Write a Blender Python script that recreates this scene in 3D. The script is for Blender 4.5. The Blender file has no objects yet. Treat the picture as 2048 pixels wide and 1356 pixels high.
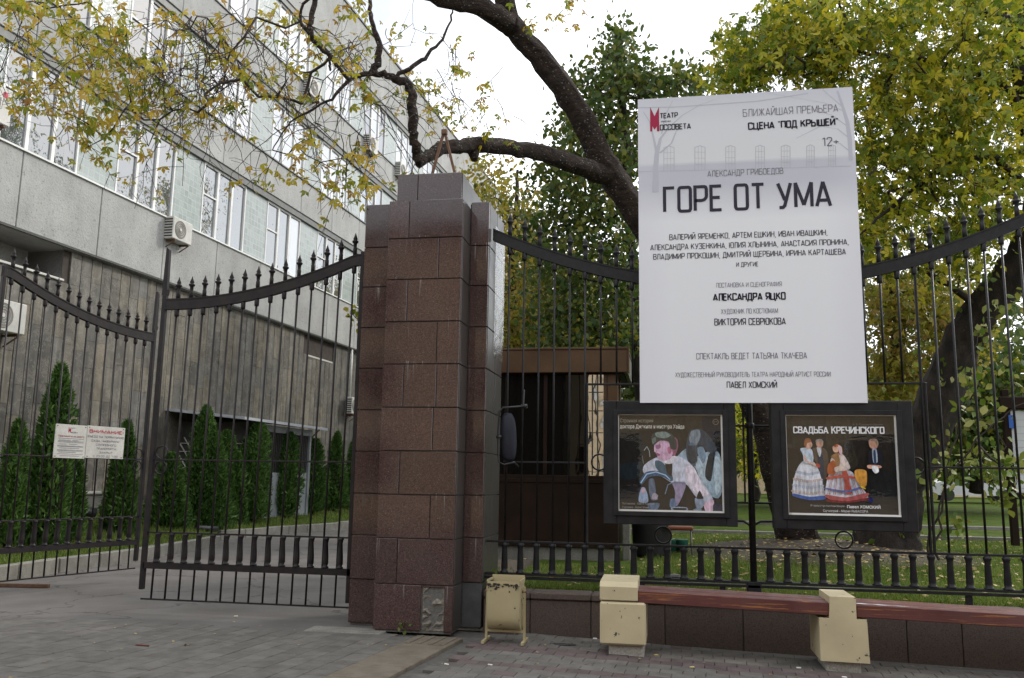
import bpy, math, random
import numpy as np
from mathutils import Vector, Matrix
random.seed(7); rng = np.random.default_rng(7)
scn = bpy.context.scene
COL = scn.collection
# ------------------------------------------------------------------ camera
EYE = np.array([0.0, 0.0, 1.6]); FPX = 1756.64
_y, _p, _r = np.radians([-10.159, 9.2484, 0.9388])
_w = np.array([math.sin(_y)*math.cos(_p), math.cos(_y)*math.cos(_p), math.sin(_p)])
_x = np.array([math.cos(_y), -math.sin(_y), 0.0]); _u = np.cross(_x, _w)
CX, CU = math.cos(_r)*_x+math.sin(_r)*_u, -math.sin(_r)*_x+math.cos(_r)*_u
cam_d = bpy.data.cameras.new('camera'); cam = bpy.data.objects.new('camera', cam_d); COL.objects.link(cam)
cam_d.sensor_width = 36; cam_d.lens = FPX/2048*36; cam_d.clip_end = 2000; cam_d.clip_start = 0.05
cam.matrix_world = Matrix(((CX[0], CU[0], -_w[0], EYE[0]), (CX[1], CU[1], -_w[1], EYE[1]), (CX[2], CU[2], -_w[2], EYE[2]), (0, 0, 0, 1)))
scn.camera = cam
# ------------------------------------------------------------------ world, sun, exposure
SUN_EL, SUN_AZ = math.radians(36), math.radians(48)      # azimuth: where the sun stands, clockwise from +Y
wd = bpy.data.worlds.new('World'); scn.world = wd; wd.use_nodes = True
nt = wd.node_tree; nt.nodes.clear(); L = nt.links
out = nt.nodes.new('ShaderNodeOutputWorld'); bg = nt.nodes.new('ShaderNodeBackground'); bg2 = nt.nodes.new('ShaderNodeBackground')
sky = nt.nodes.new('ShaderNodeTexSky'); sky.sky_type = 'NISHITA'; sky.sun_disc = False
sky.sun_elevation = SUN_EL; sky.sun_rotation = SUN_AZ; sky.air_density = 1.0; sky.dust_density = 1.5
bg.inputs[1].default_value = 0.12; L.new(sky.outputs[0], bg.inputs[0])
bg2.inputs[0].default_value = (0.95, 0.975, 1.0, 1); bg2.inputs[1].default_value = 2.1
tc = nt.nodes.new('ShaderNodeTexCoord'); nz = nt.nodes.new('ShaderNodeTexNoise'); nz.inputs['Scale'].default_value = 2.2; nz.inputs['Detail'].default_value = 5
mp = nt.nodes.new('ShaderNodeMapping'); mp.inputs['Scale'].default_value = (1, 1, 1.8); L.new(tc.outputs['Generated'], mp.inputs[0]); L.new(mp.outputs[0], nz.inputs['Vector'])
rp = nt.nodes.new('ShaderNodeValToRGB'); rp.color_ramp.elements[0].position = 0.36; rp.color_ramp.elements[1].position = 0.55
rp.color_ramp.elements[0].color = (.42, .42, .42, 1); L.new(nz.outputs[0], rp.inputs[0])
mx = nt.nodes.new('ShaderNodeMixShader'); L.new(rp.outputs[0], mx.inputs[0]); L.new(bg.outputs[0], mx.inputs[1]); L.new(bg2.outputs[0], mx.inputs[2]); L.new(mx.outputs[0], out.inputs[0])
sd = bpy.data.lights.new('sun', 'SUN'); sd.energy = 2.2; sd.angle = math.radians(10); sd.color = (1, .95, .88)
so = bpy.data.objects.new('sun', sd); COL.objects.link(so)
so.rotation_euler = Vector((math.sin(SUN_AZ)*math.cos(SUN_EL), math.cos(SUN_AZ)*math.cos(SUN_EL), math.sin(SUN_EL))).to_track_quat('Z', 'Y').to_euler()
scn.view_settings.view_transform = 'Standard'; scn.view_settings.look = 'None'; scn.view_settings.exposure = 0.0; scn.view_settings.gamma = 1
scn.view_settings.use_curve_mapping = False
scn.cycles.max_bounces = 8; scn.cycles.transparent_max_bounces = 12; scn.cycles.caustics_reflective = False; scn.cycles.caustics_refractive = False

# ------------------------------------------------------------------ helpers
def at(px, py, Y):                       # a measured point of the photograph turned into a point of the place at depth Y
    d = _w*FPX + CX*(px-1024) - CU*(py-678); return EYE + d*((Y-EYE[1])/d[1])
BA = math.radians(4.14); BD = np.array([math.sin(BA), math.cos(BA), 0]); BN = np.array([math.cos(BA), -math.sin(BA), 0])
def atn(px, py, n):                      # same, at distance n along the facade's normal
    d = _w*FPX + CX*(px-1024) - CU*(py-678); return EYE + d*(n/(d@BN))
def atz(px, py, z):
    d = _w*FPX + CX*(px-1024) - CU*(py-678); return EYE + d*((z-EYE[2])/d[2])
def g(x): return -0.025*max(0.0, x+1.5)
class MB:
    def __init__(s): s.v = []; s.f = []; s.smooth = []
    def box(s, x0, x1, y0, y1, z0, z1, M=None):
        b = len(s.v); P = [(x, y, z) for z in (z0, z1) for y in (y0, y1) for x in (x0, x1)]
        s.v += [tuple(M @ Vector(p)) if M else p for p in P]
        for q in ((0, 2, 3, 1), (4, 5, 7, 6), (0, 1, 5, 4), (2, 6, 7, 3), (0, 4, 6, 2), (1, 3, 7, 5)): s.f.append(tuple(b+i for i in q)); s.smooth.append(False)
        return s
    def cbox(s, x0, x1, y0, y1, z0, z1, c=.01):    # box with chamfered edges along every side
        b = len(s.v); X = (x0, x1); Yv = (y0, y1); Z = (z0, z1); idx = {}
        for i in (0, 1):
            for j in (0, 1):
                for k in (0, 1):
                    sx, sy, sz = (1, -1)[i]*c, (1, -1)[j]*c, (1, -1)[k]*c
                    for a in range(3):
                        p = [X[i]+sx, Yv[j]+sy, Z[k]+sz]; p[a] = (X[i], Yv[j], Z[k])[a]
                        idx[i, j, k, a] = len(s.v); s.v.append(tuple(p))
        def F(*q): s.f.append(tuple(q)); s.smooth.append(False)
        for a in range(3):
            o = [(0, 0), (1, 0), (1, 1), (0, 1)]
            for e in (0, 1):
                q = []
                for m in o:
                    t = list(m); t.insert(a, e); q.append(idx[t[0], t[1], t[2], a])
                F(*q)
            for m in o:     # edges running along axis a
                t0 = list(m); t0.insert(a, 0); t1 = list(m); t1.insert(a, 1); n1, n2 = [x for x in range(3) if x != a]
                F(idx[(*t0, n1)], idx[(*t1, n1)], idx[(*t1, n2)], idx[(*t0, n2)])
        for i in (0, 1):
            for j in (0, 1):
                for k in (0, 1): F(idx[i, j, k, 0], idx[i, j, k, 1], idx[i, j, k, 2])
        return s
    def tube(s, pts, rad, n=6, cap=True, smooth=True):
        pts = [Vector(p) for p in pts]; rad = rad if hasattr(rad, '__len__') else [rad]*len(pts); b = len(s.v); N = len(pts)
        ref = None
        for i, p in enumerate(pts):
            t = (pts[min(i+1, N-1)]-pts[max(i-1, 0)]).normalized()
            if ref is None: ref = t.orthogonal().normalized()
            ref = (ref-t*ref.dot(t)); ref = ref.normalized() if ref.length > 1e-6 else t.orthogonal().normalized()
            bi = t.cross(ref)
            for k in range(n):
                a = 2*math.pi*k/n; s.v.append(tuple(p+(ref*math.cos(a)+bi*math.sin(a))*rad[i]))
        for i in range(N-1):
            for k in range(n): s.f.append((b+i*n+k, b+i*n+(k+1) % n, b+(i+1)*n+(k+1) % n, b+(i+1)*n+k)); s.smooth.append(smooth)
        if cap:
            s.f.append(tuple(b+k for k in range(n))[::-1]); s.smooth.append(False)
            s.f.append(tuple(b+(N-1)*n+k for k in range(n))); s.smooth.append(False)
        return s
    def lathe(s, prof, x=0, y=0, n=8, smooth=True):   # prof: (r,z)
        return s.rings([[(x+r*math.cos(2*math.pi*k/n), y+r*math.sin(2*math.pi*k/n), z) for k in range(n)] for r, z in prof], smooth)
    def rings(s, R, smooth=True):
        b = len(s.v); n = len(R[0])
        for r in R: s.v += [tuple(p) for p in r]
        for i in range(len(R)-1):
            for k in range(n): s.f.append((b+i*n+k, b+i*n+(k+1) % n, b+(i+1)*n+(k+1) % n, b+(i+1)*n+k)); s.smooth.append(smooth)
        s.f.append(tuple(b+k for k in range(n))[::-1]); s.smooth.append(False); s.f.append(tuple(b+(len(R)-1)*n+k for k in range(n))); s.smooth.append(False)
        return s
    def torus(s, c, R, r, axis='y', n=20, m=6):
        b = len(s.v)
        for i in range(n):
            a = 2*math.pi*i/n
            for j in range(m):
                e = 2*math.pi*j/m; q = R+r*math.cos(e); h = r*math.sin(e)
                s.v.append((c[0]+q*math.cos(a), c[1]+h, c[2]+q*math.sin(a)) if axis == 'y' else (c[0]+q*math.cos(a), c[1]+q*math.sin(a), c[2]+h))
        for i in range(n):
            for j in range(m): s.f.append((b+i*m+j, b+((i+1) % n)*m+j, b+((i+1) % n)*m+(j+1) % m, b+i*m+(j+1) % m)); s.smooth.append(True)
        return s
    def poly(s, pts):
        b = len(s.v); s.v += [tuple(p) for p in pts]; s.f.append(tuple(range(b, b+len(pts)))); s.smooth.append(False); return s
    def prism(s, poly, y0, y1):    # polygon in xz extruded along y
        b = len(s.v); n = len(poly); s.v += [(x, y0, z) for x, z in poly]+[(x, y1, z) for x, z in poly]
        s.f += [tuple(range(b, b+n)), tuple(range(b+2*n-1, b+n-1, -1))]; s.smooth += [False]*2
        for k in range(n): s.f.append((b+k, b+n+k, b+n+(k+1) % n, b+(k+1) % n)); s.smooth.append(False)
        return s
    def mesh(s, name):
        me = bpy.data.meshes.new(name); me.from_pydata(s.v, [], s.f); me.polygons.foreach_set('use_smooth', s.smooth); me.update(); return me
    def make(s, name, mat, parent=None, **kw):
        me = s.mesh(name); return obj(name, me, mat, parent, **kw)
def obj(name, me, mat, parent=None, loc=None, kind=None, label=None, cat=None, group=None):
    if mat is not None and not me.materials: me.materials.append(mat)
    o = bpy.data.objects.new(name, me); COL.objects.link(o)
    if parent: o.parent = parent
    if loc is not None: o.location = loc
    return tag(o, label, cat, group, kind)
def tag(o, label=None, cat=None, group=None, kind=None):
    if label: o['label'] = label
    if cat: o['category'] = cat
    if group: o['group'] = group
    if kind: o['kind'] = kind
    return o
def empty(name, label, cat, loc=(0, 0, 0), rz=0, group=None):
    o = bpy.data.objects.new(name, None); COL.objects.link(o); o.location = loc; o.rotation_euler = (0, 0, rz); return tag(o, label, cat, group)
def children(o): return [c for c in bpy.data.objects if c.parent == o]
def np_mesh(name, V, F, smooth=False, fn=None):
    me = bpy.data.meshes.new(name); V = np.asarray(V, np.float32); F = np.asarray(F, np.int32)
    me.vertices.add(len(V)); me.vertices.foreach_set('co', V.ravel()); k = F.shape[1]
    me.loops.add(F.size); me.loops.foreach_set('vertex_index', F.ravel())
    me.polygons.add(len(F)); me.polygons.foreach_set('loop_start', np.arange(0, F.size, k, dtype=np.int32))
    try: me.polygons.foreach_set('loop_total', np.full(len(F), k, np.int32))
    except Exception: pass
    me.update(calc_edges=True); me.validate(); return me

# ------------------------------------------------------------------ materials
def new_mat(name):
    m = bpy.data.materials.new(name); m.use_nodes = True; t = m.node_tree; b = t.nodes['Principled BSDF']; return m, t, b
def pos(t, scale=(1, 1, 1)):
    geo = t.nodes.new('ShaderNodeNewGeometry'); m = t.nodes.new('ShaderNodeMapping'); m.inputs['Scale'].default_value = scale
    t.links.new(geo.outputs['Position'], m.inputs[0]); return m.outputs[0]
def noise(t, vec, s, d=4, rough=.55):
    n = t.nodes.new('ShaderNodeTexNoise'); n.inputs['Scale'].default_value = s; n.inputs['Detail'].default_value = d; n.inputs['Roughness'].default_value = rough
    t.links.new(vec, n.inputs['Vector']); return n.outputs['Fac']
def ramp(t, f, stops):
    r = t.nodes.new('ShaderNodeValToRGB'); el = r.color_ramp.elements
    while len(el) < len(stops): el.new(.5)
    for e, (p, c) in zip(el, stops): e.position = p; e.color = (*c, 1) if hasattr(c, '__len__') else (c, c, c, 1)
    t.links.new(f, r.inputs[0]); return r.outputs[0]
def mixc(t, f, a, b, mode='MIX'):
    n = t.nodes.new('ShaderNodeMix'); n.data_type = 'RGBA'; n.blend_type = mode
    def put(s, v):
        if isinstance(v, bpy.types.NodeSocket): t.links.new(v, s)
        else: s.default_value = (*v, 1) if hasattr(v, '__len__') else v
    put(n.inputs[0], f); put(n.inputs[6], a); put(n.inputs[7], b); return n.outputs[2]
def math_(t, op, a, b=0.0):
    n = t.nodes.new('ShaderNodeMath'); n.operation = op
    for i, v in enumerate((a, b)):
        if isinstance(v, bpy.types.NodeSocket): t.links.new(v, n.inputs[i])
        else: n.inputs[i].default_value = v
    return n.outputs[0]
def bump(t, b, h, strength=.3, dist=.01):
    n = t.nodes.new('ShaderNodeBump'); n.inputs['Strength'].default_value = strength; n.inputs['Distance'].default_value = dist
    t.links.new(h, n.inputs['Height']); t.links.new(n.outputs[0], b.inputs['Normal'])
def mat(name, c1, c2=None, scale=3, rough=.8, fine=None, bumpd=0, bscale=60, metal=0, rnd=0, stretch=(1, 1, 1), spec=.5, stops=(.35, .65)):
    m, t, b = new_mat(name); v = pos(t, stretch)
    c2 = c2 or tuple(x*.7 for x in c1)
    col = ramp(t, noise(t, v, scale, 6), [(stops[0], c1), (stops[1], c2)])
    if fine: col = mixc(t, fine, col, ramp(t, noise(t, v, bscale, 3, .7), [(.3, .25), (.7, 1.0)]), 'MULTIPLY')
    if rnd:
        oi = t.nodes.new('ShaderNodeObjectInfo'); col = mixc(t, 1.0, col, ramp(t, oi.outputs['Random'], [(0, 1-rnd), (1, 1+rnd*.6)]), 'MULTIPLY')
    t.links.new(col, b.inputs['Base Color']); b.inputs['Roughness'].default_value = rough; b.inputs['Metallic'].default_value = metal; b.inputs['Specular IOR Level'].default_value = spec
    if bumpd: bump(t, b, noise(t, v, bscale, 4, .6), .6, bumpd)
    return m
def leaf_mat(name, cols, trans=.35, rough=.55):
    m, t, b = new_mat(name); geo = t.nodes.new('ShaderNodeNewGeometry')
    n = len(cols); big = noise(t, pos(t), .55, 2)
    f = math_(t, 'ADD', math_(t, 'MULTIPLY', geo.outputs['Random Per Island'], .62), math_(t, 'MULTIPLY', big, .38))
    col = ramp(t, f, [(.12+.7*i/(n-1), c) for i, c in enumerate(cols)])
    t.links.new(col, b.inputs['Base Color']); b.inputs['Roughness'].default_value = rough; b.inputs['Specular IOR Level'].default_value = .35
    tr = t.nodes.new('ShaderNodeBsdfTranslucent'); t.links.new(mixc(t, .5, col, (1, 1, .4), 'MULTIPLY'), tr.inputs[0])
    mxs = t.nodes.new('ShaderNodeMixShader'); mxs.inputs[0].default_value = trans; t.links.new(b.outputs[0], mxs.inputs[1]); t.links.new(tr.outputs[0], mxs.inputs[2])
    t.links.new(mxs.outputs[0], t.nodes['Material Output'].inputs[0]); return m
M = {}
M['paver'] = mat('paver_grey', (.130, .120, .108), (.178, .166, .152), 6, .88, .5, .002, 220, spec=.22, rnd=.14)
M['paver_pink'] = mat('paver_pink', (.115, .085, .085), (.15, .118, .115), 8, .88, .5, .002, 220, spec=.22, rnd=.16)
M['paver_buff'] = mat('tactile_buff', (.15, .125, .095), (.20, .17, .135), 6, .85, .5, .002, 200, spec=.22, rnd=.1)
M['joint'] = mat('joint_dirt', (.06, .056, .05), (.10, .095, .085), 20, .95)
def asphalt():
    m, t, b = new_mat('asphalt'); v = pos(t)
    col = ramp(t, noise(t, v, 1.1, 5), [(.3, (.115, .105, .098)), (.7, (.165, .155, .147))])
    col = mixc(t, .55, col, ramp(t, noise(t, v, 260, 2, .8), [(.3, .45), (.7, 1.0)]), 'MULTIPLY')
    vo = t.nodes.new('ShaderNodeTexVoronoi'); vo.feature = 'DISTANCE_TO_EDGE'; vo.inputs['Scale'].default_value = .42
    wv = t.nodes.new('ShaderNodeVectorMath'); wv.operation = 'ADD'; nn = t.nodes.new('ShaderNodeTexNoise'); nn.inputs['Scale'].default_value = 1.7; nn.inputs['Detail'].default_value = 5
    t.links.new(v, nn.inputs[0]); t.links.new(v, wv.inputs[0]); t.links.new(nn.outputs['Color'], wv.inputs[1]); t.links.new(wv.outputs[0], vo.inputs['Vector'])
    cr = ramp(t, vo.outputs['Distance'], [(0.0, .35), (.012, 1.0)]); col = mixc(t, .8, col, cr, 'MULTIPLY')
    t.links.new(col, b.inputs['Base Color']); b.inputs['Roughness'].default_value = .88; b.inputs['Specular IOR Level'].default_value = .22; bump(t, b, noise(t, v, 220, 3), .5, .004); return m
M['asphalt'] = asphalt()
M['soil'] = mat('soil_litter', (.035, .025, .016), (.075, .055, .03), 9, .95, .6, .01, 40)
M['turf'] = mat('turf', (.045, .075, .014), (.085, .115, .024), 3, .95, .5, .02, 60, spec=.03)
M['grass'] = leaf_mat('grass_blade', [(.055, .105, .016), (.095, .155, .025), (.15, .20, .04), (.22, .24, .08)], .4)
M['kerb'] = mat('kerb_concrete', (.19, .18, .155), (.27, .26, .23), 4, .92, .6, .006, 70, rnd=.12)
M['iron'] = mat('black_iron_paint', (.009, .009, .011), (.017, .016, .018), 14, .42, None, .0012, 90, spec=.28)
M['iron_brown'] = mat('gate_iron_paint', (.010, .008, .010), (.022, .016, .017), 10, .45, None, .0012, 90, spec=.28)
M['case'] = mat('case_black_paint', (.009, .009, .011), (.022, .021, .023), 7, .5, .5, .001, 180, spec=.28)
def granite(name, base, dark, spk, rough, drips=True):
    m, t, b = new_mat(name); v = pos(t)
    oi = t.nodes.new('ShaderNodeObjectInfo')
    col = ramp(t, noise(t, v, 70, 3, .8), [(.35, dark), (.65, base)])
    vo = t.nodes.new('ShaderNodeTexVoronoi'); vo.inputs['Scale'].default_value = 75; t.links.new(v, vo.inputs['Vector'])
    s = ramp(t, vo.outputs['Distance'], [(.10, 1.0), (.22, 0.0)]); sel = ramp(t, noise(t, v, 33, 2, .7), [(.48, 0.0), (.60, 1.0)])
    col = mixc(t, math_(t, 'MULTIPLY', s, math_(t, 'MULTIPLY', sel, .65)), col, spk)
    col = mixc(t, 1.0, col, ramp(t, oi.outputs['Random'], [(0, .88), (1, 1.15)]), 'MULTIPLY')
    ro = math_(t, 'ADD', math_(t, 'MULTIPLY', noise(t, v, 3.5, 4), .18), rough-.06)
    if drips:
        dv = pos(t, (34, 34, .9)); dn = ramp(t, noise(t, dv, 1.0, 3, .6), [(.60, 0.0), (.68, 1.0)])
        pt = ramp(t, noise(t, pos(t, (1.3, 1.3, .8)), 1.0, 2), [(.50, 0.0), (.60, 1.0)])
        sep = t.nodes.new('ShaderNodeSeparateXYZ'); t.links.new(v, sep.inputs[0])
        fr = math_(t, 'FRACT', math_(t, 'DIVIDE', math_(t, 'ADD', sep.outputs[2], .4675), .4835))
        fall = ramp(t, fr, [(.45, 0.0), (1.0, 1.0)])
        dr = math_(t, 'MULTIPLY', math_(t, 'MULTIPLY', dn, pt), math_(t, 'MULTIPLY', fall, .8))
        col = mixc(t, dr, col, (.30, .29, .28)); ro = math_(t, 'ADD', ro, math_(t, 'MULTIPLY', dr, .5))
        dust = ramp(t, noise(t, v, 2.3, 5, .7), [(.48, 0.0), (.85, .18)]); col = mixc(t, dust, col, (.12, .10, .09))
    t.links.new(col, b.inputs['Base Color']); t.links.new(ro, b.inputs['Roughness']); b.inputs['IOR'].default_value = 1.62; b.inputs['Specular IOR Level'].default_value = .5
    return m
M['granite'] = granite('polished_brown_granite', (.090, .050, .046), (.026, .015, .015), (.48, .38, .31), .07)
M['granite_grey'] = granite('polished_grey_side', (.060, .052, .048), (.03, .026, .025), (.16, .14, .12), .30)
M['granite_rough'] = granite('rough_red_granite', (.10, .066, .052), (.035, .025, .02), (.22, .17, .14), .85, False)
M['mortar'] = mat('mortar', (.11, .105, .10), (.17, .165, .155), 30, .9, .4, .003, 120)
M['render_patch'] = mat('broken_mortar', (.17, .15, .12), (.28, .25, .21), 9, .95, .8, .03, 25)
def concrete():
    m, t, b = new_mat('facade_concrete'); v = pos(t); oi = t.nodes.new('ShaderNodeObjectInfo')
    col = ramp(t, noise(t, v, 1.3, 6), [(.3, (.35, .35, .34)), (.7, (.43, .43, .418))])
    pits = ramp(t, noise(t, v, 11, 4, .85), [(.35, .45), (.43, 1.0)]); col = mixc(t, .7, col, pits, 'MULTIPLY')
    st = ramp(t, noise(t, pos(t, (1.5, 1.5, .5)), 1.0, 5), [(.35, .78), (.6, 1.0)]); col = mixc(t, .6, col, st, 'MULTIPLY')
    col = mixc(t, 1.0, col, ramp(t, oi.outputs['Random'], [(0, .93), (1, 1.05)]), 'MULTIPLY')
    t.links.new(col, b.inputs['Base Color']); b.inputs['Roughness'].default_value = .93; bump(t, b, noise(t, v, 18, 4, .75), .7, .03); return m
M['concrete'] = concrete()
def stone():
    m, t, b = new_mat('facade_stone_slab'); v = pos(t); oi = t.nodes.new('ShaderNodeObjectInfo')
    base = ramp(t, oi.outputs['Random'], [(0, (.09, .083, .07)), (.25, (.13, .122, .105)), (.5, (.155, .132, .095)), (.75, (.14, .137, .125)), (1, (.20, .175, .13))])
    col = mixc(t, 1.0, base, ramp(t, noise(t, v, 2.2, 6, .65), [(.3, .5), (.7, 1.2)]), 'MULTIPLY')
    col = mixc(t, 1.0, col, ramp(t, noise(t, pos(t, (5, 5, .3)), 1.0, 4), [(.35, .62), (.62, 1.12)]), 'MULTIPLY'); vn = ramp(t, noise(t, v, 1.4, 8, .75), [(.488, 0.0), (.5, 1.0), (.512, 0.0)]); col = mixc(t, math_(t, 'MULTIPLY', vn, .35), col, (.45, .42, .35))
    t.links.new(col, b.inputs['Base Color']); b.inputs['Roughness'].default_value = .55; bump(t, b, noise(t, v, 7, 5), .4, .015); return m
M['stone'] = stone()
M['stone_joint'] = mat('stone_joint_dark', (.035, .025, .02), (.05, .04, .032), 5, .9)
M['white'] = mat('white_pvc', (.66, .66, .65), (.74, .74, .73), 3, .45)
M['white_dirty'] = mat('dirty_white_paint', (.50, .49, .45), (.62, .61, .57), 3, .55, .25, 0, 40)
M['dark'] = mat('dark_metal', (.03, .03, .03), (.05, .048, .045), 8, .6)
M['flash'] = mat('roof_flashing', (.10, .105, .10), (.14, .145, .14), 4, .5)
M['glassblock'] = None
def glass(name, tint, mixf, rough=.03, wob=.0):
    m, t, b = new_mat(name); v = pos(t)
    b.inputs['Base Color'].default_value = (*tint, 1); b.inputs['Roughness'].default_value = .6; b.inputs['Specular IOR Level'].default_value = 0.0
    gl = t.nodes.new('ShaderNodeBsdfGlossy'); gl.inputs['Roughness'].default_value = rough; gl.inputs[0].default_value = (.95, .97, 1, 1)
    if wob:
        n = t.nodes.new('ShaderNodeBump'); n.inputs['Strength'].default_value = 1; n.inputs['Distance'].default_value = wob; t.links.new(noise(t, v, 1.6, 2), n.inputs['Height']); t.links.new(n.outputs[0], gl.inputs['Normal'])
    fr = t.nodes.new('ShaderNodeFresnel'); fr.inputs[0].default_value = 1.5
    f = math_(t, 'MINIMUM', math_(t, 'MAXIMUM', math_(t, 'ADD', math_(t, 'MULTIPLY', fr.outputs[0], 1.6), mixf), .02), 1.0)
    s = t.nodes.new('ShaderNodeMixShader'); t.links.new(f, s.inputs[0]); t.links.new(b.outputs[0], s.inputs[1]); t.links.new(gl.outputs[0], s.inputs[2]); t.links.new(s.outputs[0], t.nodes['Material Output'].inputs[0]); return m
M['pane'] = glass('window_pane', (.09, .10, .10), .20, .02, .012)
M['pane_curtain_sky'] = glass('window_pane_curtain_and_sky_tint', (.42, .44, .45), .22, .02, .012)  # pale tint: curtains, plus bright sky reflection painted into the colour
M['pane_dark'] = glass('kiosk_pane', (.006, .005, .004), -.055, .02, .004); M['pane_mirror'] = glass('kiosk_pane_reflective', (.02, .015, .01), .5, .02, .006)
def gblock():
    m, t, b = new_mat('glass_block_panel'); v = pos(t)
    br = t.nodes.new('ShaderNodeTexBrick'); mp = t.nodes.new('ShaderNodeMapping'); geo = t.nodes.new('ShaderNodeNewGeometry')
    sep = t.nodes.new('ShaderNodeSeparateXYZ'); t.links.new(geo.outputs['Position'], sep.inputs[0]); cmb = t.nodes.new('ShaderNodeCombineXYZ'); t.links.new(sep.outputs[1], cmb.inputs[0]); t.links.new(sep.outputs[2], cmb.inputs[1])
    br.offset = 0; br.inputs['Scale'].default_value = 1; br.inputs['Brick Width'].default_value = .2; br.inputs['Row Height'].default_value = .2; br.inputs['Mortar Size'].default_value = .012
    br.inputs['Color1'].default_value = (.27, .31, .30, 1); br.inputs['Color2'].default_value = (.34, .39, .375, 1); br.inputs['Mortar'].default_value = (.38, .41, .40, 1); t.links.new(cmb.outputs[0], br.inputs['Vector'])
    t.links.new(br.outputs['Color'], b.inputs['Base Color']); b.inputs['Roughness'].default_value = .22; b.inputs['Specular IOR Level'].default_value = .8
    bump(t, b, noise(t, v, 9, 3), .5, .02); return m
M['glassblock'] = gblock()
def clear(name, r=.02, wob=0, tint=(1, 1, 1), add=.0, ws=14):
    m, t, b = new_mat(name); tr = t.nodes.new('ShaderNodeBsdfTransparent'); tr.inputs[0].default_value = (*tint, 1); gl = t.nodes.new('ShaderNodeBsdfGlossy'); gl.inputs['Roughness'].default_value = r
    lw = t.nodes.new('ShaderNodeLayerWeight'); lw.inputs[0].default_value = .5
    if wob:
        n = t.nodes.new('ShaderNodeBump'); n.inputs['Strength'].default_value = 1; n.inputs['Distance'].default_value = wob; t.links.new(noise(t, pos(t, (1, 1, 2.5)), ws, 3), n.inputs['Height'])
        t.links.new(n.outputs[0], gl.inputs['Normal'])
    f = math_(t, 'ADD', math_(t, 'MULTIPLY', math_(t, 'POWER', lw.outputs['Facing'], 5.0), .8), .05+add)
    s = t.nodes.new('ShaderNodeMixShader'); t.links.new(f, s.inputs[0]); t.links.new(tr.outputs[0], s.inputs[1]); t.links.new(gl.outputs[0], s.inputs[2]); t.links.new(s.outputs[0], t.nodes['Material Output'].inputs[0]); return m
M['clear'] = clear('display_glass', .02, .0008, add=.02, ws=4)
M['film'] = clear('crinkled_film', .2, .012, (.95, .95, .94), .03, 3)
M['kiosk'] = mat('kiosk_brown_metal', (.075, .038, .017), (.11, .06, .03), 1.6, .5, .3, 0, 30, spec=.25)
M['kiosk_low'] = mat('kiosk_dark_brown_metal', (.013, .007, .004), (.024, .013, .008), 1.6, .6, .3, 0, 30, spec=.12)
M['bark'] = mat('dark_bark', (.012, .009, .007), (.045, .032, .024), 7, .95, .6, .03, 34, stretch=(1, 1, .45))
def speckle_bark():
    m, t, b = new_mat('speckled_bark'); v = pos(t)
    col = ramp(t, noise(t, pos(t, (1, 1, 3)), 7, 6, .7), [(.38, (.010, .007, .006)), (.62, (.085, .052, .036))])
    vo = t.nodes.new('ShaderNodeTexVoronoi'); vo.inputs['Scale'].default_value = 15; t.links.new(pos(t, (1, 1, 1.9)), vo.inputs['Vector'])
    s = ramp(t, vo.outputs['Distance'], [(.17, 1.0), (.24, 0.0)]); sel = ramp(t, noise(t, v, 6, 2), [(.42, 0.0), (.5, 1.0)])
    col = mixc(t, math_(t, 'MULTIPLY', s, math_(t, 'MULTIPLY', sel, .85)), col, (.36, .35, .32))
    t.links.new(col, b.inputs['Base Color']); b.inputs['Roughness'].default_value = .95; bump(t, b, noise(t, pos(t, (1, 1, 2.6)), 17, 6, .75), 1.0, .12); return m
M['bark_speckle'] = speckle_bark()
M['twig'] = mat('twig', (.02, .014, .011), (.05, .034, .026), 5, .9)
M['leaf_yellow'] = leaf_mat('yellow_leaf', [(.10, .16, .02), (.22, .25, .025), (.42, .37, .04), (.52, .37, .04), (.34, .19, .05)], .5)
M['leaf_green_yellow'] = leaf_mat('maple_leaf', [(.05, .09, .012), (.11, .16, .018), (.22, .26, .025), (.42, .40, .035), (.52, .43, .04)], .5)
M['leaf_dark'] = leaf_mat('linden_leaf', [(.03, .06, .012), (.05, .09, .018), (.085, .12, .024), (.20, .19, .035)], .4)
M['leaf_olive'] = leaf_mat('autumn_thicket_leaf', [(.07, .10, .018), (.20, .20, .03), (.36, .30, .045), (.28, .18, .06)], .45)
M['leaf_thuja'] = leaf_mat('thuja_spray', [(.022, .055, .014), (.042, .10, .022), (.075, .155, .030), (.11, .19, .045)], .3)
M['leaf_varieg'] = leaf_mat('pale_edged_leaf', [(.06, .11, .015), (.10, .16, .02), (.20, .23, .05), (.34, .32, .12)], .3)
M['leaf_fallen'] = leaf_mat('fallen_leaf', [(.16, .09, .03), (.30, .20, .07), (.38, .30, .12), (.25, .14, .05)], .05)
def bench_mat():
    m, t, b = new_mat('worn_red_bench_paint'); v = pos(t, (.7, 26, 26))
    col = ramp(t, noise(t, pos(t), 3, 4), [(.35, (.075, .018, .016)), (.65, (.105, .03, .026))])
    w = ramp(t, noise(t, v, 3.2, 5, .65), [(.585, 0.0), (.62, 1.0)]); col = mixc(t, w, col, (.30, .115, .03))
    d = ramp(t, noise(t, pos(t), 1.7, 5), [(.5, 0.0), (.8, .5)]); col = mixc(t, d, col, (.10, .07, .07))
    t.links.new(col, b.inputs['Base Color']); b.inputs['Roughness'].default_value = .5; bump(t, b, noise(t, v, 5, 4), .4, .004); return m
M['bench'] = bench_mat()
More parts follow.
